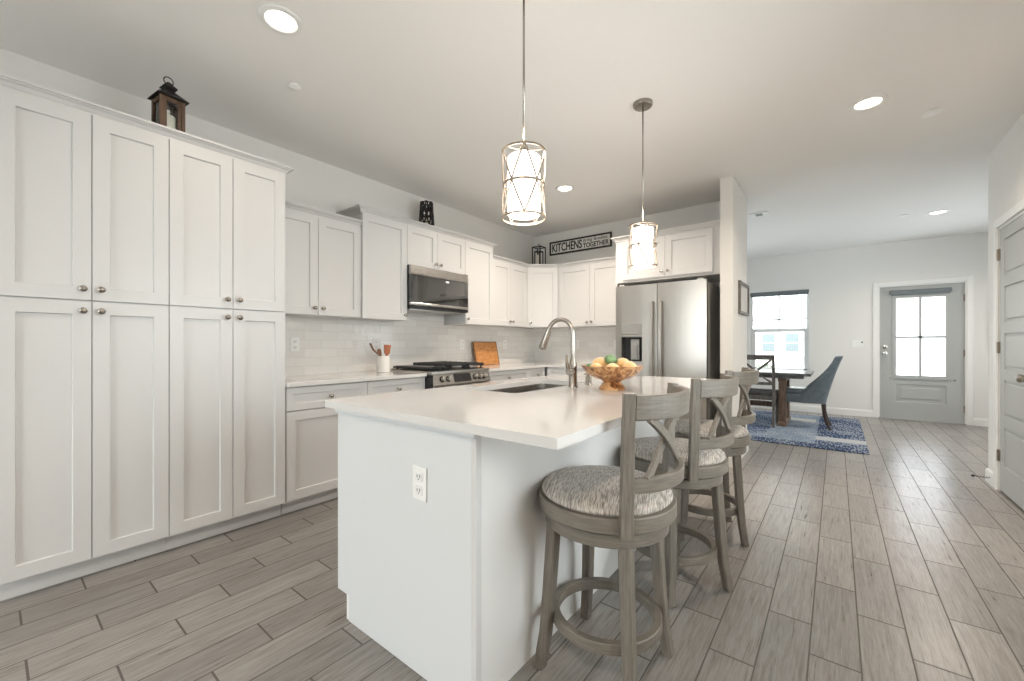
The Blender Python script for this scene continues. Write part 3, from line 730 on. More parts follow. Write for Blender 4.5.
# end panel with toe notch
x0, x1 = -1.687, -.895
L = 2.145
MB().prism([(x0, .107), (-1.60, .107), (-1.60, .001), (x1, .001), (x1, .884), (x0, .884)], 0, .02, 'xz').build('end_panel', M['island'], t)
MB().box(-1.665, -.91, .021, L-.021, .107, .63).build('body', M['cab'], t)
MB().box(-1.665, -1.64, .021, L-.021, .6305, .884).box(-1.21, -.91, .021, L-.021, .6305, .884).box(-1.64, -1.21, .021, .62, .6305, .884).box(-1.64, -1.21, 1.46, L-.021, .6305, .884).build('upper_box', M['cab'], t)
MB().box(-1.60, -.93, .04, L-.04, .001, .106).build('toe_kick', M['island'], t)
MB().prism([(x0, .107), (-1.60, .107), (-1.60, .001), (x1, .001), (x1, .884), (x0, .884)], L-.02, L, 'xz').build('end_panel', M['island'], t)
MB().box(-.9095, -.885, .021, L-.021, .001, .884).build('back_panel', M['islandback'], t)
MB().box(-.8945, -.872, -.004, .022, .001, .884, .003).build('corner_trim', M['cab'], t)
MB().sweep([(0, 0), (.01, 0), (.01, .02), (.004, .028), (0, .028)], [(-.8845, L-.001), (-.8845, .024)][::-1] if False else [(-.8845, L-.02), (-.8845, .024)], .001).build('base_bead', M['trim'], t)
bmo = MB().box(x0-.006, -.872, -.013, -.0005, .864, .884, .003).build('top_bead', M['island'], t)
MB().box(-1.622, -1.601, .003, .018, .001, .104).build('toe_filler', M['trim'], t)
n_ = 4
for i in range(n_):
    a = .025+i*(L-.05)/n_; b = a+(L-.05)/n_
    mb = MB().shaker(b-a-.004, .76, x0=0, z0=.115, y=0); o = mb.build('door', M['cab'], t); o.rotation_euler = (0, 0, -PI/2); o.location = (-1.6665, b-.002, 0)
    knob(o, (b-a)-.04 if i % 2 else .04, -.021, .80)
# countertop with sink cut-out
def ring_slab(mb, X0, X1, Y0, Y1, hx0, hx1, hy0, hy1, z0, z1, rc=.02):
    mb.box(X0, hx0, Y0, Y1, z0, z1); mb.box(hx1, X1, Y0, Y1, z0, z1)
    mb.box(hx0, hx1, Y0, hy0, z0, z1); mb.box(hx0, hx1, hy1, Y1, z0, z1)
SX0, SX1, SY0, SY1 = -1.60, -1.235, 1.60, 2.36
IX0, IX1, IY0, IY1 = -1.734, -.56, .90, 3.115
mb = MB(); bm = mb.bm
def rloop(x0, x1, y0, y1, r, z, n=6):
    pts = []
    for cx, cy, a in ((x1-r, y1-r, 0), (x0+r, y1-r, PI/2), (x0+r, y0+r, PI), (x1-r, y0+r, 1.5*PI)):
        for i in range(n+1): pts.append((cx+r*math.cos(a+PI/2*i/n), cy+r*math.sin(a+PI/2*i/n), z))
    return pts
def slab_with_hole(mb, outer, inner, z0, z1):
    bm = mb.bm
    for z in (z0, z1):
        vo = [bm.verts.new((p[0], p[1], z)) for p in outer]; vi = [bm.verts.new((p[0], p[1], z)) for p in inner]
        es = [bm.edges.new((v[i], v[(i+1) % len(v)])) for v in (vo, vi) for i in range(len(v))]
        bmesh.ops.triangle_fill(bm, use_beauty=True, use_dissolve=False, edges=es)
        if z == z0: lo = (vo, vi)
        else: hi = (vo, vi)
    for A, B in ((lo[0], hi[0]), (lo[1], hi[1])):
        n = len(A)
        for i in range(n): bm.faces.new((A[i], A[(i+1) % n], B[(i+1) % n], B[i]))
slab_with_hole(mb, rloop(IX0, IX1, IY0, IY1, .004, 0, 2), rloop(SX0, SX1, SY0, SY1, .03, 0), .8855, .915)
o = mb.build('countertop', M['quartz']); tag(o, 'large white quartz top on the kitchen island with sink opening', 'countertop')
# sink
mb = MB(); L1 = [rloop(SX0-.012, SX1+.012, SY0-.012, SY1+.012, .04, .884), rloop(SX0+.002, SX1-.002, SY0+.002, SY1-.002, .03, .884), rloop(SX0+.006, SX1-.006, SY0+.006, SY1-.006, .035, .70), rloop(SX0+.03, SX1-.03, SY0+.03, SY1-.03, .03, .67)]
rings = [[mb.bm.verts.new(p) for p in l] for l in L1]
for A, B in zip(rings, rings[1:]):
    n = len(A)
    for i in range(n): mb.bm.faces.new((A[i], A[(i+1) % n], B[(i+1) % n], B[i]))
mb.bm.faces.new(rings[-1])
t = thing('sink', 'stainless undermount sink in the island countertop', 'sink', (0, 0, 0))
mb.build('basin', M['steel_h'], t)
MB().lathe([(0, .672), (.045, .672), (.045, .675), (.02, .677), (0, .677)], 24, (SX0+SX1)/2, (SY0+SY1)/2).build('drain', M['chrome'], t)
# faucet
fx, fy = -1.160, 2.030
t = thing('faucet', 'tall brushed nickel gooseneck faucet on the island', 'faucet', (fx, fy, .9155))
MB().lathe([(0, 0), (.028, 0), (.028, .004), (.024, .01), (.023, .125), (.019, .14), (.015, .16), (0, .16)], 28).build('body', M['nickel'], t)
P = [(0, 0, .155), (0, 0, .20), (0, 0, .295)]
R = .082
for i in range(1, 15):
    a = math.radians(163)*i/14; P.append((-R+R*math.cos(a), 0, .300+R*math.sin(a)))
MB().tube(P, .0128, 16).build('spout', M['nickel'], t)
e = Vector(P[-1]); dv = (Vector(P[-1])-Vector(P[-2])).normalized()
e2 = e+dv*.03; e3 = e+dv*.12
hd = MB().tube([e-dv*.004, e2, e3-dv*.01, e3], [.0145, .018, .025, .022], 18).build('spray_head', M['nickel'], t)
MB().tube([e+dv*.025+Vector((-.016, 0, 0)), e+dv*.06+Vector((-.021, 0, 0))], .006, 8).build('spray_button', M['dark'], hd)
mb = MB(); mb.cyl((0, -.015, .09), (0, -.05, .09), .021); mb.tube([(0, -.04, .095), (-.004, -.056, .12), (-.006, -.062, .16), (-.004, -.062, .185)], [.012, .01, .008, .007], 10); mb.build('lever_handle', M['nickel'], t)
t = thing('soap_dispenser', 'short nickel cap on the island top between faucet and fruit bowl', 'dispenser', (-1.155, 2.205, .9155))
MB().lathe([(0, 0), (.022, 0), (.022, .005), (.018, .008), (.018, .05), (.014, .055), (0, .056)], 20).build('base', M['nickel'], t)
MB().tube([(0, 0, .056), (0, 0, .065), (-.03, 0, .063)], .006, 8).build('nozzle', M['nickel'], t)

# fruit bowl
bx, by = -.935, 2.05
mb = MB(); mb.lathe([(0, 0), (.066, 0), (.068, .012), (.055, .03), (.045, .042), (.06, .052), (.10, .066), (.134, .088), (.162, .125), (.166, .128), (.158, .126), (.125, .094), (.09, .074), (.04, .062), (0, .060)], 48, bx, by)
for v in mb.bm.verts: v.co.z += .9155
o = mb.build('fruit_bowl', M['bowl']); tag(o, 'footed burl wood bowl of fruit on the island', 'bowl')
def fruit(kind, x, y, z, s, sc, rz, label):
    rot = Matrix.Rotation(rz, 3, 'Z') @ Matrix.Rotation(.25, 3, 'Y')
    th = thing(kind, label, 'fruit', (bx+x, by+y, .9155+z), 0, 'fruit in the wooden bowl')
    mb = MB().sphere((0, 0, 0), s, sc, rot, 24)
    mb.build('flesh', M['green'] if kind in ('lime', 'avocado') else M['mango'], th)
    p = rot @ Vector((s*sc[0]*.98, 0, 0)); q = rot @ Vector((s*sc[0]*1.1, 0, 0.002)); MB().cyl(p, q, .004, .003, 8).build('stem', M['spoon1'], th)
fruit('mango', -.065, .01, .132, .041, (1.2, .95, .9), .5, 'yellow orange fruit at the left top of the bowl heap')
fruit('mango', .035, .045, .130, .041, (1.2, .95, .9), 2.6, 'yellow orange fruit behind the green fruit in the bowl')
fruit('mango', .098, -.005, .125, .034, (1.15, .95, .85), -.4, 'yellow orange fruit lying at the right rim of the bowl')
fruit('mango', -.055, -.075, .112, .035, (1.15, .95, .85), 1.8, 'yellow orange fruit low at the front left of the bowl')
fruit('mango', .035, -.065, .112, .036, (1.15, .95, .85), -.6, 'yellow orange fruit low at the front right of the bowl')
fruit('lime', -.005, -.005, .158, .031, (1.15, .95, .9), .9, 'green fruit on top in the middle of the bowl')
fruit('lime', -.112, -.035, .116, .022, (1.1, .95, .9), .2, 'small green fruit at the left rim of the bowl')
fruit('lime', .085, .062, .118, .026, (1.1, .95, .9), 1.2, 'small green fruit at the right behind the yellow ones')

# ------------------------------------------------------------ outlets and switches
def outlet(label, loc, rz, w=.072, h=.115, switches=None, cat='outlet', name='wall_outlet', n=2):
    t = thing(name, label, cat, loc, rz)
    MB().box(-w/2, w/2, -.006, 0, -h/2, h/2, .002).build('cover_plate', M['white'], t)
    if switches is None:
        for z in (-.024, .024):
            r = MB().box(-.017, .017, -.0085, -.0062, z-.016, z+.016, .002).build('socket', M['white'], t)
            MB().box(-.008, -.0055, -.0095, -.0086, z-.004, z+.008).box(.0055, .008, -.0095, -.0086, z-.004, z+.008).box(-.002, .002, -.0095, -.0086, z-.011, z-.007).build('slots', M['dark'], r)
    else:
        for i in range(switches):
            x = (i-(switches-1)/2)*.046; MB().box(x-.016, x+.016, -.010, -.0062, -.033, .033, .002).build('rocker', M['white'], t)
    return t
outlet('white double outlet on the island end panel', (-1.14, .9345, .672), 0, .072, .118)
outlet('white outlet on the tile next to the tall pantry', (XL+.0095, 1.568, 1.155), R90)
outlet('white outlet on the tile behind the utensil crock', (XL+.0095, 2.33, 1.155), R90)
outlet('white outlet on the tile between stove and cutting board', (XL+.0095, 3.50, 1.155), R90)
outlet('white outlet on the tile right of the cutting board', (XL+.0095, 4.30, 1.155), R90)
outlet('white outlet on the back wall tile behind the faucet', (-2.80, YB-.0095, 1.155), 0)
outlet('white outlet on the back wall tile near the fridge', (-2.22, YB-.0095, 1.155), 0)
t = outlet('white three-switch plate on the far wall left of the front door', (.268, YF-.0005, 1.165), 0, .15, .115, 3, 'light switch', 'light_switch')
MB().box(.045, .065, -.013, -.0105, .015, .035).build('indicator', M['dark'], t)

# ------------------------------------------------------------ pendants and ceiling lights
def pendant(label, x, y):
    t = thing('pendant_lamp', label, 'lamp', (x, y, 0), 0)
    MB().lathe([(0, H-.028), (.055, H-.026), (.062, H-.018), (.062, H-.001), (0, H-.001)], 32).build('canopy', M['nickel'], t)
    MB().cyl((0, 0, 1.955), (0, 0, H-.027), .0045, seg=10).build('rod', M['nickel'], t)
    z0, z1, R = 1.668, 1.935, .088
    MB().lathe([(0, 1.962), (.016, 1.962), (.02, 1.945), (.02, 1.938), (0, 1.938)], 20).build('socket_cap', M['nickel'], t)
    mb = MB()
    for z in (z0, (z0+z1)/2, z1):
        r = R if z != (z0+z1)/2 else R-.004
        mb.arcband(r-.002, r+.002, z-.004, z+.004, 0, 2*PI, 40)
    n = 5
    for i in range(n):
        a = 2*PI*i/n+.35; b = a+PI/n; c = a-PI/n
        def pt(an, z, r=R): return Vector((r*math.cos(an), r*math.sin(an), z))
        zm = (z0+z1)/2
        for s, e, za, zb in ((a, b, z1, zm), (a, c, z1, zm), (a, b, z0, zm), (a, c, z0, zm)):
            P = [pt(s+(e-s)*k/5, za+(zb-za)*k/5, R-.004*k/5) for k in range(6)]; mb.tube(P, .0034, 6)
    for i in range(3):
        a = 2*PI*i/3+.3; mb.tube([(0, 0, z1+.006), (R*math.cos(a), R*math.sin(a), z1)], .002, 6)
    mb.build('wire_cage', M['bronzewire'], t)
    MB().lathe([(0, z0+.014), (.064, z0+.012), (.066, z0+.014), (.066, z1-.022), (.064, z1-.02)], 40, cap0=False, cap1=False).build('lamp_shade', M['lampshade'], t)
    d = bpy.data.lights.new('pendant_bulb', 'POINT'); d.energy = 4; d.color = (1, .88, .76); d.shadow_soft_size = .06
    d2 = d.copy(); d2.energy = 2.2; d2.shadow_soft_size = .05
    for zz, dd in ((z0-.04, d), (z1+.05, d2)):
        l = bpy.data.objects.new('pendant_bulb', dd); C.objects.link(l); l.parent = t; l.location = (0, 0, zz)
pendant('wire-caged pendant lamp nearer the viewer, left of the two over the island', -1.0, 1.351)
pendant('wire-caged pendant lamp farther away, in front of the fridge cabinets', -1.0, 2.665)

def can_light(label, x, y, on=17):
    t = thing('ceiling_light', label, 'ceiling light', (x, y, 0), 0, None)
    MB().lathe([(.066, H-.004), (.072, H-.010), (.095, H-.006), (.098, H-.0005), (.066, H-.0005)], 40, cap0=False, cap1=False).build('trim_ring', M['trim'], t)
    MB().lathe([(0, H-.005), (.066, H-.005), (.066, H-.001), (0, H-.001)], 32).build('lens', M['can'], t)
    d = bpy.data.lights.new('downlight', 'AREA'); d.shape = 'DISK'; d.size = .13; d.energy = on; d.color = (1, .88, .75); d.spread = math.radians(150)
    l = bpy.data.objects.new('downlight', d); C.objects.link(l); l.parent = t; l.location = (0, 0, H-.014)
can_light('round recessed ceiling light above the tall pantry cabinets', -2.134, .89, 4)
can_light('round recessed ceiling light above the walkway right of the island', .163, 3.569)
can_light('round recessed ceiling light beyond the nearer pendant, above the stove side', -2.163, 3.623, 21)
can_light('small-looking recessed ceiling light near the front door', .956, 7.038)
can_light('added out-of-view recessed ceiling light above and behind the viewer on the right', .163, -.9)  # unseen downlight, added to brighten the room
can_light('added out-of-view recessed ceiling light above and behind the viewer on the left', -2.134, -1.6, 10)  # second downlight added out of view for more brightness
def disc(label, x, y, r=.035, cat='sprinkler', name='sprinkler_cover'):
    o = MB().lathe([(0, H-.012), (r*.8, H-.012), (r, H-.008), (r, H-.0005), (0, H-.0005)], 28, x, y).build(name, M['white']); tag(o, label, cat)
disc('small white ceiling cover disc right of the pantry ceiling light', -2.614, 1.168)
disc('white ceiling disc right of the walkway ceiling light', .513, 3.984, .055)
disc('small white ceiling disc seen just right of the nearer pendant', onx if False else -2.53, 3.55)
disc('thin white ceiling disc left of the entry ceiling light', .651, 6.944, .045)
t = thing('ceiling_vent', 'small white ceiling vent just past the partition wall', 'vent', (-.74, 5.80, 0))
MB().box(-.10, .10, -.075, .075, H-.010, H-.0005, .003).build('frame', M['white'], t)
mb = MB()
for i in range(5): mb.box(-.035, .035, -.045+.02*i, -.035+.02*i, H-.014, H-.0102)
mb.build('slats', M['dispgrey'], t)

# ------------------------------------------------------------ stools
def bar_stool(label, loc, rz):
    t = thing('bar_stool', label, 'stool', loc, rz, 'grey swivel bar stools along the island')
    def leg(sx, sy):
        P = []
        for z, h in ((.002, .172), (.05, .166), (.12, .157), (.22, .150), (.34, .144), (.53, .135)): P.append((sx*h, sy*h, z))
        return MB().bar(P, [.040, .040, .041, .043, .044, .045], (0, 1, 0), [.036, .036, .037, .038, .039, .040]).build('leg', M['stoolwood'], t)
    for sx in (-1, 1):
        for sy in (-1, 1): leg(sx, sy)
    MB().arcband(.168, .196, .158, .196, 0, 2*PI, 48, .003).build('foot_ring', M['stoolrail'], t)
    MB().lathe([(.0, .512), (.215, .512), (.219, .516), (.219, .555), (.215, .559), (0, .559)], 56).build('apron', M['stoolrail'], t)
    MB().lathe([(0, .5595), (.16, .5595), (.16, .5655), (0, .5655)], 32).build('swivel_plate', M['black'], t)
    MB().lathe([(0, .566), (.238, .566), (.243, .570), (.243, .612), (.240, .616), (.226, .617), (0, .617)], 64).build('seat_frame', M['stoolrail'], t)
    MB().lathe([(0, .6175), (.224, .6175), (.231, .626), (.229, .638), (.213, .651), (.17, .660), (.10, .664), (0, .666)], 64).build('seat_cushion', M['fabric'], t)
    def rad(z): return .247+(z-.56)*.040+((z-.56)**2)*.05
    for s in (-1, 1):
        a = s*math.radians(50); P = []; ax = []
        for i in range(9):
            z = .560+i*(1.008-.560)/8; r = rad(z); P.append((r*math.cos(a), r*math.sin(a), z)); 
        tw = (-math.sin(a), math.cos(a), 0)
        MB().bar(P, [.042, .042, .041, .040, .039, .038, .037, .036, .035], tw, .026).build('back_post', M['stoolwood'], t)
    A = math.radians(46)
    def rr(z): return rad(z)-.262
    MB().arcband(.25, .274, .925, 1.002, -A, A, 20, .004, rfun=rr).build('top_rail', M['stoolrail'], t)
    MB().arcband(.252, .274, .700, .748, -A, A, 20, .004, rfun=rr).build('lower_rail', M['stoolrail'], t)
    for s in (-1, 1):
        P = []; ax = []
        for i in range(13):
            u = i/12; A_ = math.radians(37); z = .738+u*.196; r = rad(z)+.004
            yy = s*r*math.sin(A_)*(1-2*u)*-1; xx = r*math.cos(A_)+.003*math.sin(PI*u)-.008*s*math.sin(PI*u)+.004
            yy += s*.006*math.sin(2*PI*u)
            P.append((xx, yy, z)); ax.append((1, 0, 0))
        MB().bar(P, .014, ax, .030).build('cross_slat', M['stoolwood'], t)
    return t
s0 = bar_stool('grey bar stool nearest the viewer at the near corner of the island', (-.665, 1.40, 0), 0)
# the leg frame of the second and third stools is turned against its seat, so each is built by turning the base
def turn_base(root, ang):
    for ch in root.children:
        if ch.name.split('.')[0] in ('leg', 'foot_ring'): ch.rotation_euler = (0, 0, ang)
s1 = dup(s0, (-.635, 2.10, 0), math.radians(-4), 'grey bar stool in the middle of the row of three')
turn_base(s1, math.radians(-27))
s2 = dup(s0, (-.640, 2.775, 0), math.radians(-2), 'grey bar stool farthest from the viewer, at the fridge end of the island')
turn_base(s2, math.radians(27))

# ------------------------------------------------------------ decor on cabinets
t = thing('lantern', 'dark metal-roofed wooden lantern with candle on top of the tall pantry', 'lantern', (-2.985, .640, 2.2905), R90*1.0+.12)
w_ = .050; h_ = .245
for sx in (-1, 1):
    for sy in (-1, 1): MB().box(sx*w_-.009, sx*w_+.009, sy*w_-.009, sy*w_+.009, .022, h_, .002).build('post', M['bronze'], t)
MB().box(-w_-.012, w_+.012, -w_-.012, w_+.012, 0, .021, .003).build('base', M['bronze'], t)
mb = MB()
for sx in (-1, 1):
    mb.box(sx*w_-.005, sx*w_+.005, -w_+.01, w_-.01, h_-.022, h_).box(-w_+.01, w_-.01, sx*w_-.005, sx*w_+.005, h_-.022, h_)
    mb.box(-w_+.010, -w_+.024, sx*w_-.004, sx*w_+.004, .022, h_-.022).box(w_-.024, w_-.010, sx*w_-.004, sx*w_+.004, .022, h_-.022)
mb.build('door_frame', M['bronze'], t)
mb = MB()
for s in (-1, 1): mb.box(-w_+.024, w_-.024, s*w_-.001, s*w_+.001, .022, h_-.022); mb.box(s*w_-.001, s*w_+.001, -w_+.01, w_-.01, .022, h_-.022)
mb.build('glass_pane', M['glass'], t)
def pyramid(mb, h0, h1, z0, z1, tt=.004):
    A = [(-h0, -h0, z0), (h0, -h0, z0), (h0, h0, z0), (-h0, h0, z0)]; B = [(-h1, -h1, z1), (h1, -h1, z1), (h1, h1, z1), (-h1, h1, z1)]
    for i in range(4): j = (i+1) % 4; mb.poly([A[i], A[j], B[j], B[i]])
    mb.poly(A[::-1]); mb.poly(B)
mb = MB(); pyramid(mb, .073, .072, h_+.001, h_+.006); pyramid(mb, .072, .026, h_+.006, h_+.050); mb.box(-.022, .022, -.022, .022, h_+.050, h_+.070); pyramid(mb, .033, .032, h_+.070, h_+.074); pyramid(mb, .032, .005, h_+.074, h_+.108); mb.build('roof', M['blackmetal'], t)
MB().tube([(.022*math.cos(a)-.0, 0, h_+.115+.022*math.sin(a)) for a in [PI*2*i/20 for i in range(20)]], .003, 8, closed=True).build('ring_handle', M['blackmetal'], t)
MB().lathe([(0, .0215), (.031, .0215), (.032, .025), (.032, .155), (.029, .160), (0, .148)], 28).build('candle', M['candle'], t)

t = thing('candle_holder', 'dark woven openwork candle holder on the cabinets over the microwave', 'candle holder', (-3.288, 2.775, 2.2805))
mb = MB(); n = 9; rows = 6
def wr(z): return .080-.022*(z/.32)
for k in range(rows+1):
    z = .006+k*.31/rows; r = wr(z)
    mb.tube([(r*math.cos(2*PI*i/28), r*math.sin(2*PI*i/28), z+.004*math.sin(i*PI*3/7+k)) for i in range(28)], .0065 if k in (0, rows) else .0045, 6, closed=True)
for i in range(n):
    for s in (-1, 1):
        mb.tube([(wr(.006+.31*u/6)*math.cos(2*PI*i/n+s*u*.22), wr(.006+.31*u/6)*math.sin(2*PI*i/n+s*u*.22), .006+.31*u/6) for u in range(7)], .0075, 6)
mb.build('woven_shell', M['blackmetal'], t)
MB().lathe([(0, .006), (.036, .006), (.036, .16), (0, .16)], 24).build('candle', M['candle'], t)

t = thing('lantern', 'thin open black frame lantern with pillar candle in the kitchen corner', 'lantern', (-3.235, 4.72, 2.1555), 0)
mb = MB(); h3 = .345
def frame(mb, w, z0, z1, r=.0058):
    for sx in (-1, 1):
        for sy in (-1, 1): mb.box(sx*w-r, sx*w+r, sy*w-r, sy*w+r, z0, z1)
    for z in (z0, z1-2*r):
        for s in (-1, 1): mb.box(-w+r, w-r, s*w-r, s*w+r, z, z+2*r); mb.box(s*w-r, s*w+r, -w+r, w-r, z, z+2*r)
frame(mb, .064, 0, .345); mb.build('outer_frame', M['blackmetal'], t)
mb = MB(); frame(mb, .040, .0, .285)
mb.box(-.0445, .0445, -.0445, .0445, 0, .006); mb.build('inner_frame', M['blackmetal'], t)
MB().tube([(.0+.0*i, .024*math.cos(PI*2*i/16), h3+.022+.022*math.sin(PI*2*i/16)) for i in range(16)], .003, 6, closed=True).box(-.064, .064, -.003, .003, .339, .345).build('ring_handle', M['blackmetal'], t)
MB().lathe([(0, .0065), (.028, .0065), (.029, .01), (.029, .23), (.026, .235), (0, .233)], 28).build('candle', M['candle'], t)

# sign
def text_mesh(body, size, loc, parent, m, xs=1, depth=.0012, target_w=None, shear=0, bold=0.0):
    cu = bpy.data.curves.new('lettering', 'FONT'); cu.body = body; cu.size = size; cu.extrude = depth; cu.align_x = 'LEFT'; cu.shear = shear; cu.offset = bold
    o = bpy.data.objects.new('lettering', cu); C.objects.link(o)
    bpy.context.view_layer.update()
    me = bpy.data.meshes.new_from_object(o.evaluated_get(bpy.context.evaluated_depsgraph_get())); C.objects.unlink(o); bpy.data.objects.remove(o)
    xs_ = [v.co.x for v in me.vertices]; ys_ = [v.co.y for v in me.vertices]
    sx = target_w/(max(xs_)-min(xs_)) if target_w else xs
    x_ = min(xs_); y_ = min(ys_)
    for v in me.vertices:
        v.co = Vector(((v.co.x-x_)*sx, -v.co.z, v.co.y-y_))
    me.materials.clear(); me.materials.append(m)
    o = bpy.data.objects.new('lettering', me); C.objects.link(o); o.parent = parent; o.location = loc
    return o
sx0, sx1, sz0, sz1 = -3.235, -2.285, 2.425, 2.615
t = thing('wall_sign', 'black-framed white KITCHENS wall sign above the back cabinets', 'sign', (sx0, YB-.0005, sz0))
sw, sh = sx1-sx0, sz1-sz0
MB().box(.012, sw-.012, -.012, 0, .012, sh-.012).build('board', M['signw'], t)
mb = MB(); f = .022
mb.box(0, sw, -.022, 0, 0, f, .002).box(0, sw, -.022, 0, sh-f, sh, .002).box(0, f, -.022, 0, f, sh-f, .002).box(sw-f, sw, -.022, 0, f, sh-f, .002); mb.build('frame', M['signk'], t)
text_mesh('KITCHENS', .160, (.042, -.0133, .040), t, M['signk'], target_w=.475, bold=.0035)
text_mesh('bring families', .062, (.535, -.0133, .105), t, M['signk'], target_w=.355, shear=.3)
text_mesh('TOGETHER', .088, (.535, -.0133, .036), t, M['signk'], target_w=.375, bold=.002)

# crock + utensils
cx, cy = -3.26, 2.245
t = thing('utensil_crock', 'white ceramic crock holding wooden utensils beside the stove', 'crock', (cx, cy, .9005))
MB().lathe([(0, 0), (.056, 0), (.060, .004), (.060, .145), (.057, .150), (.053, .148), (.053, .012), (0, .010)], 40).build('body', M['ceramic'], t)
o = MB().bar([(.03, .012, .05), (.004, -.035, .15), (-.03, -.085, .205), (-.035, -.115, .265)], [.014, .016, .022, .028], (1, 0, 0), [.008, .008, .009, .008]).build('wooden_spoon', M['spoon1']); o.location = (cx, cy, .9005)
tag(o, 'long dark wooden spoon leaning left in the white crock', 'utensil')
o = MB().bar([(-.025, .0, .05), (-.025, -.012, .15), (-.028, -.02, .175), (-.03, -.026, .205), (-.03, -.028, .215)], [.014, .016, .034, .036, .02], (0, 1, 0), [.01, .01, .012, .012, .01]).build('wooden_spoon', M['spoon1']); o.location = (cx, cy, .9005)
tag(o, 'short wooden spoon in the middle of the white crock', 'utensil')
o = MB().bar([(.0, .005, .03), (.0, .02, .13), (0, .026, .155), (0, .03, .175), (0, .036, .25)], [.014, .016, .02, .058, .076], (0, 1, 0), [.01, .01, .009, .008, .007]).build('wooden_spatula', M['spoon2']); o.location = (cx+.012, cy, .9005)
tag(o, 'reddish wooden spatula with flat square head in the white crock', 'utensil')
# cutting board leaning on the tile
t = thing('cutting_board', 'orange-brown wooden cutting board leaning against the backsplash tile', 'cutting board', (-3.395, 3.845, .902), R90)
o = MB().box(-.205, .205, -.009, .009, 0, .285, .004).build('board', M['board'], t); o.rotation_euler = (-.22, 0, 0)
mb = MB().box(-.213, -.2055, -.011, .011, 0, .29, .002).box(.2055, .213, -.011, .011, 0, .29, .002).box(-.2055, .2055, -.011, .011, .2855, .292, .002); o = mb.build('edge_band', M['boardedge'], t); o.rotation_euler = (-.22, 0, 0)

# picture on the partition end
t = thing('picture_frame', 'narrow grey picture frame on the side of the partition wall', 'picture', (XP1+.0005, 4.86, 1.625), R90)
w_, h_ = .26, .165
mb = MB().box(-w_, w_, -.022, 0, h_-.03, h_, .002).box(-w_, w_, -.022, 0, -h_, -h_+.03, .002).box(-w_, -w_+.03, -.022, 0, -h_+.03, h_-.03).box(w_-.03, w_, -.022, 0, -h_+.03, h_-.03); mb.build('frame', M['greyframe'], t)
MB().box(-w_+.03, w_-.03, -.008, 0, -h_+.03, h_-.03).build('print', M['paleprint'], t)

# wall cover at entry and door stop
o = MB().box(1.695, 1.98, YF-.035, YF-.001, 1.13, 1.62, .005).build('wall_panel', M['greypanel']); tag(o, 'grey cover panel on the far wall right of the front door', 'panel')
t = thing('door_stop', 'dark spring door stop on the baseboard beside the right-hand door', 'door stop', (XR-.015, 5.09, .06), 0)
mb = MB(); mb.tube([(-.004*i-.002, .006*math.cos(i*1.6), .006*math.sin(i*1.6)) for i in range(24)], .0022, 6); mb.build('spring', M['dark'], t)
MB().cyl((-.108, 0, 0), (-.09, 0, 0), .009).build('tip', M['dark'], t)

# ------------------------------------------------------------ dining area
o = MB().box(-2.15, .275, 5.69, 8.25, .001, .010, .003).build('area_rug', M['rug']); tag(o, 'blue and cream patchwork area rug under the dining table', 'rug')
rz0 = .0105
t = thing('dining_table', 'dark grey rectangular dining table on trestle legs by the window', 'table', (-1.15, 7.22, rz0))
MB().box(-.95, .885, -.45, .45, .715, .752, .006).build('tabletop', M['tabletop'], t)
MB().box(-.88, .80, -.38, .38, .672, .7145, .004).build('apron', M['tabletop'], t)
for sx in (-1, 1):
    x = sx*.55
    mb = MB().box(x-.045, x+.045, -.30, -.20, .06, .6715, .006).box(x-.045, x+.045, .20, .30, .06, .6715, .006); 
    mb.box(x-.055, x+.055, -.36, .36, .0, .06, .01).box(x-.05, x+.05, -.33, .33, .62, .6715, .006); mb.build('leg', M['legbrown'], t)
MB().box(-.50, .50, -.03, .03, .22, .30, .006).build('stretcher', M['legbrown'], t)

def x_chair(label, loc, rz):
    t = thing('dining_chair', label, 'chair', loc, rz)   # back at -y, facing +y
    for sx in (-1, 1):
        MB().bar([(sx*.205, -.245, 0), (sx*.205, -.205, .30), (sx*.205, -.20, .46), (sx*.205, -.225, .75), (sx*.205, -.265, 1.0)], [.03, .035, .038, .035, .032], (1, 0, 0), [.03, .035, .04, .032, .03]).build('back_leg', M['chairwood'], t)
        MB().bar([(sx*.205, .21, 0), (sx*.205, .205, .43)], [.032, .042], (1, 0, 0), [.032, .042]).build('front_leg', M['chairwood'], t)
        MB().box(sx*.205-.012, sx*.205+.012, -.19, .19, .37, .43).build('side_apron', M['chairwood'], t)
    MB().box(-.185, .185, .195, .22, .37, .43).box(-.185, .185, -.215, -.19, .37, .43).build('apron', M['chairwood'], t)
    MB().box(-.225, .225, -.195, .235, .432, .485, .018, seg=4).build('seat_cushion', M['cushion'], t)
    P = [(-.222+.444*i/8, -.262-.018*math.sin(PI*i/8), .965) for i in range(9)]
    MB().bar(P, .07, (0, 0, 1), .026).build('top_rail', M['chairwood'], t)
    P = [(-.19+.38*i/8, -.222-.012*math.sin(PI*i/8), .60) for i in range(9)]
    MB().bar(P, .04, (0, 0, 1), .022).build('lower_rail', M['chairwood'], t)
    for s in (-1, 1):
        MB().bar([(s*.18, -.262, .93), (s*.09, -.262, .85), (0, -.25, .765), (-s*.09, -.24, .68), (-s*.18, -.228, .62)], .03, (1, 0, .8) if s > 0 else (-1, 0, .8), .014).build('cross_slat', M['chairwood'], t)
    return t
xc = x_chair('dark wooden X-back dining chair at the near side of the table', (-.885, 6.915, rz0), 0)

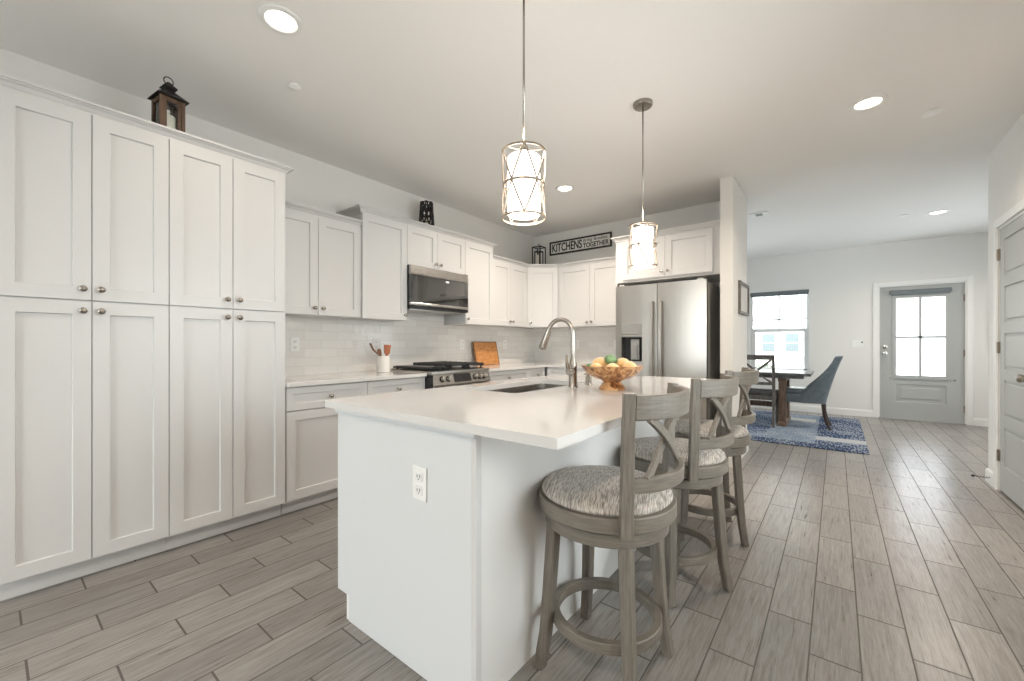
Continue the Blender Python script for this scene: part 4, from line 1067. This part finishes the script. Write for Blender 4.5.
def leather_chair(label, loc, rz):
    t = thing('dining_chair', label, 'chair', loc, rz)  # faces -x
    # lofted shell: side profile swept over the width, the back curving forward at its sides
    mb = MB(); n = 17; prof_out = [(.235, .34), (.262, .50), (.30, .66), (.345, .82), (.385, .98), (.378, 1.0)]
    rows = []
    W2 = .25
    # backrest: outer and inner surfaces
    zs = [.34, .42, .50, .58, .66, .74, .82, .90, .965, .99]
    for layer in (0, 1):
        grid = []
        for z in zs:
            row = []
            xo = .235+(z-.34)*.20+.055*((z-.34)/.65)**2
            th = .085-.025*(z-.34)/.65
            for i in range(n):
                u = -1+2*i/(n-1)
                half = W2*(1-.06*((z-.34)/.65))
                fwd = (.20*min(1, max(0, 1-(z-.52)/.42))**1.8+.045)*abs(u)**5
                x = xo-fwd-(th if layer else 0)*(1-.35*abs(u)**5)
                row.append(mb.bm.verts.new((x, (half-(.022*layer))*math.copysign(abs(u)**.75, u), z-(.012 if z > .98 and abs(u) > .6 else 0)*1)))
            grid.append(row)
        for a, b in zip(grid, grid[1:]):
            for i in range(n-1):
                f = mb.bm.faces.new((a[i], a[i+1], b[i+1], b[i])); f.smooth = True
        rows.append(grid)
    O, I = rows
    for k in range(len(zs)-1):
        for e_ in (0, n-1):
            f = mb.bm.faces.new((O[k][e_], O[k+1][e_], I[k+1][e_], I[k][e_])); f.smooth = True
    for i in range(n-1):
        f = mb.bm.faces.new((O[-1][i], O[-1][i+1], I[-1][i+1], I[-1][i])); f.smooth = True
        mb.bm.faces.new((O[0][i], O[0][i+1], I[0][i+1], I[0][i]))
    mb.build('backrest', M['leather'], t)
    MB().box(-.27, .15, -.205, .205, .336, .468, .03, seg=4).build('seat_base', M['leather'], t)
    MB().box(-.285, .14, -.212, .212, .455, .53, .034, seg=4).build('seat_cushion', M['leather'], t)
    for sy in (-1, 1):
        MB().bar([(-.235, sy*.20, 0), (-.235, sy*.20, .34)], [.03, .045], (1, 0, 0), [.03, .045]).build('front_leg', M['legbrown'], t)
        MB().bar([(.285, sy*.20, 0), (.245, sy*.20, .08), (.215, sy*.20, .20), (.205, sy*.20, .34)], [.028, .032, .038, .046], (1, 0, 0), [.028, .032, .038, .046]).build('back_leg', M['legdark'], t)
    return t
leather_chair('blue-grey leather upholstered chair at the end of the dining table', (-.345, 7.16, rz0), 0)

# ------------------------------------------------------------ outside
struct('ground', MB().box(-20, 20, 8.86, 40, -.25, -.12).box(-20, 20, -25, -3.27, -.25, -.12), M['pavement'])
t = thing('neighbouring_house', 'white house across the street seen through the dining room window', 'house', (-2.5, 16.5, -.12))
MB().box(-7, 9, 0, 6, 0, 7.2).build('wall', M['stucco'], t)
MB().box(-7.3, 9.3, -.3, 6.3, 7.2, 7.5).build('roof', M['vinyl'], t)
for x in (-4.4, -2.2, -.8, .69, 1.35, 3.2, 5.4):
    for z in (1.0, 2.55, 4.4):
        mb = MB(); mb.box(x-.21, x+.21, -.05, -.001, z, z+.66); f_ = mb.build('window', M['vinyl'], t)
        MB().box(x-.18, x+.18, -.06, -.0505, z+.03, z+.315).box(x-.18, x+.18, -.06, -.0505, z+.345, z+.63).build('pane', M['outwin'], f_)
proto = None
for i in range(7):
    x, y, s = -5.5+i*1.25, 15.2+.2*math.sin(i*2), .5+.06*math.sin(i*3.1)
    lab = 'low green shrub in front of the house across the street'
    if proto is None:
        mb = MB()
        for k in range(420):
            a = random.uniform(0, 2*PI); el = math.asin(random.uniform(-.2, 1)); r = random.uniform(.72, 1.0)
            c = Vector((math.cos(a)*math.cos(el)*r, math.sin(a)*math.cos(el)*r, .25+math.sin(el)*r)); 
            u = Vector((random.gauss(0, 1), random.gauss(0, 1), random.gauss(0, 1))).normalized()*.13; v = u.orthogonal().normalized()*.08
            mb.poly([c-u, c+v, c+u, c-v])
        mb.sphere((0, 0, .3), .72, (1, 1, .95))
        proto = mb.build('shrub', M['plant'], recalc=False); o = proto; tag(o, lab, 'shrub', 'shrubs across the street')
    else:
        o = proto.copy(); C.objects.link(o)
    o.location = (x, y, -.12); o.scale = (s, s, s); o.rotation_euler = (0, 0, i)
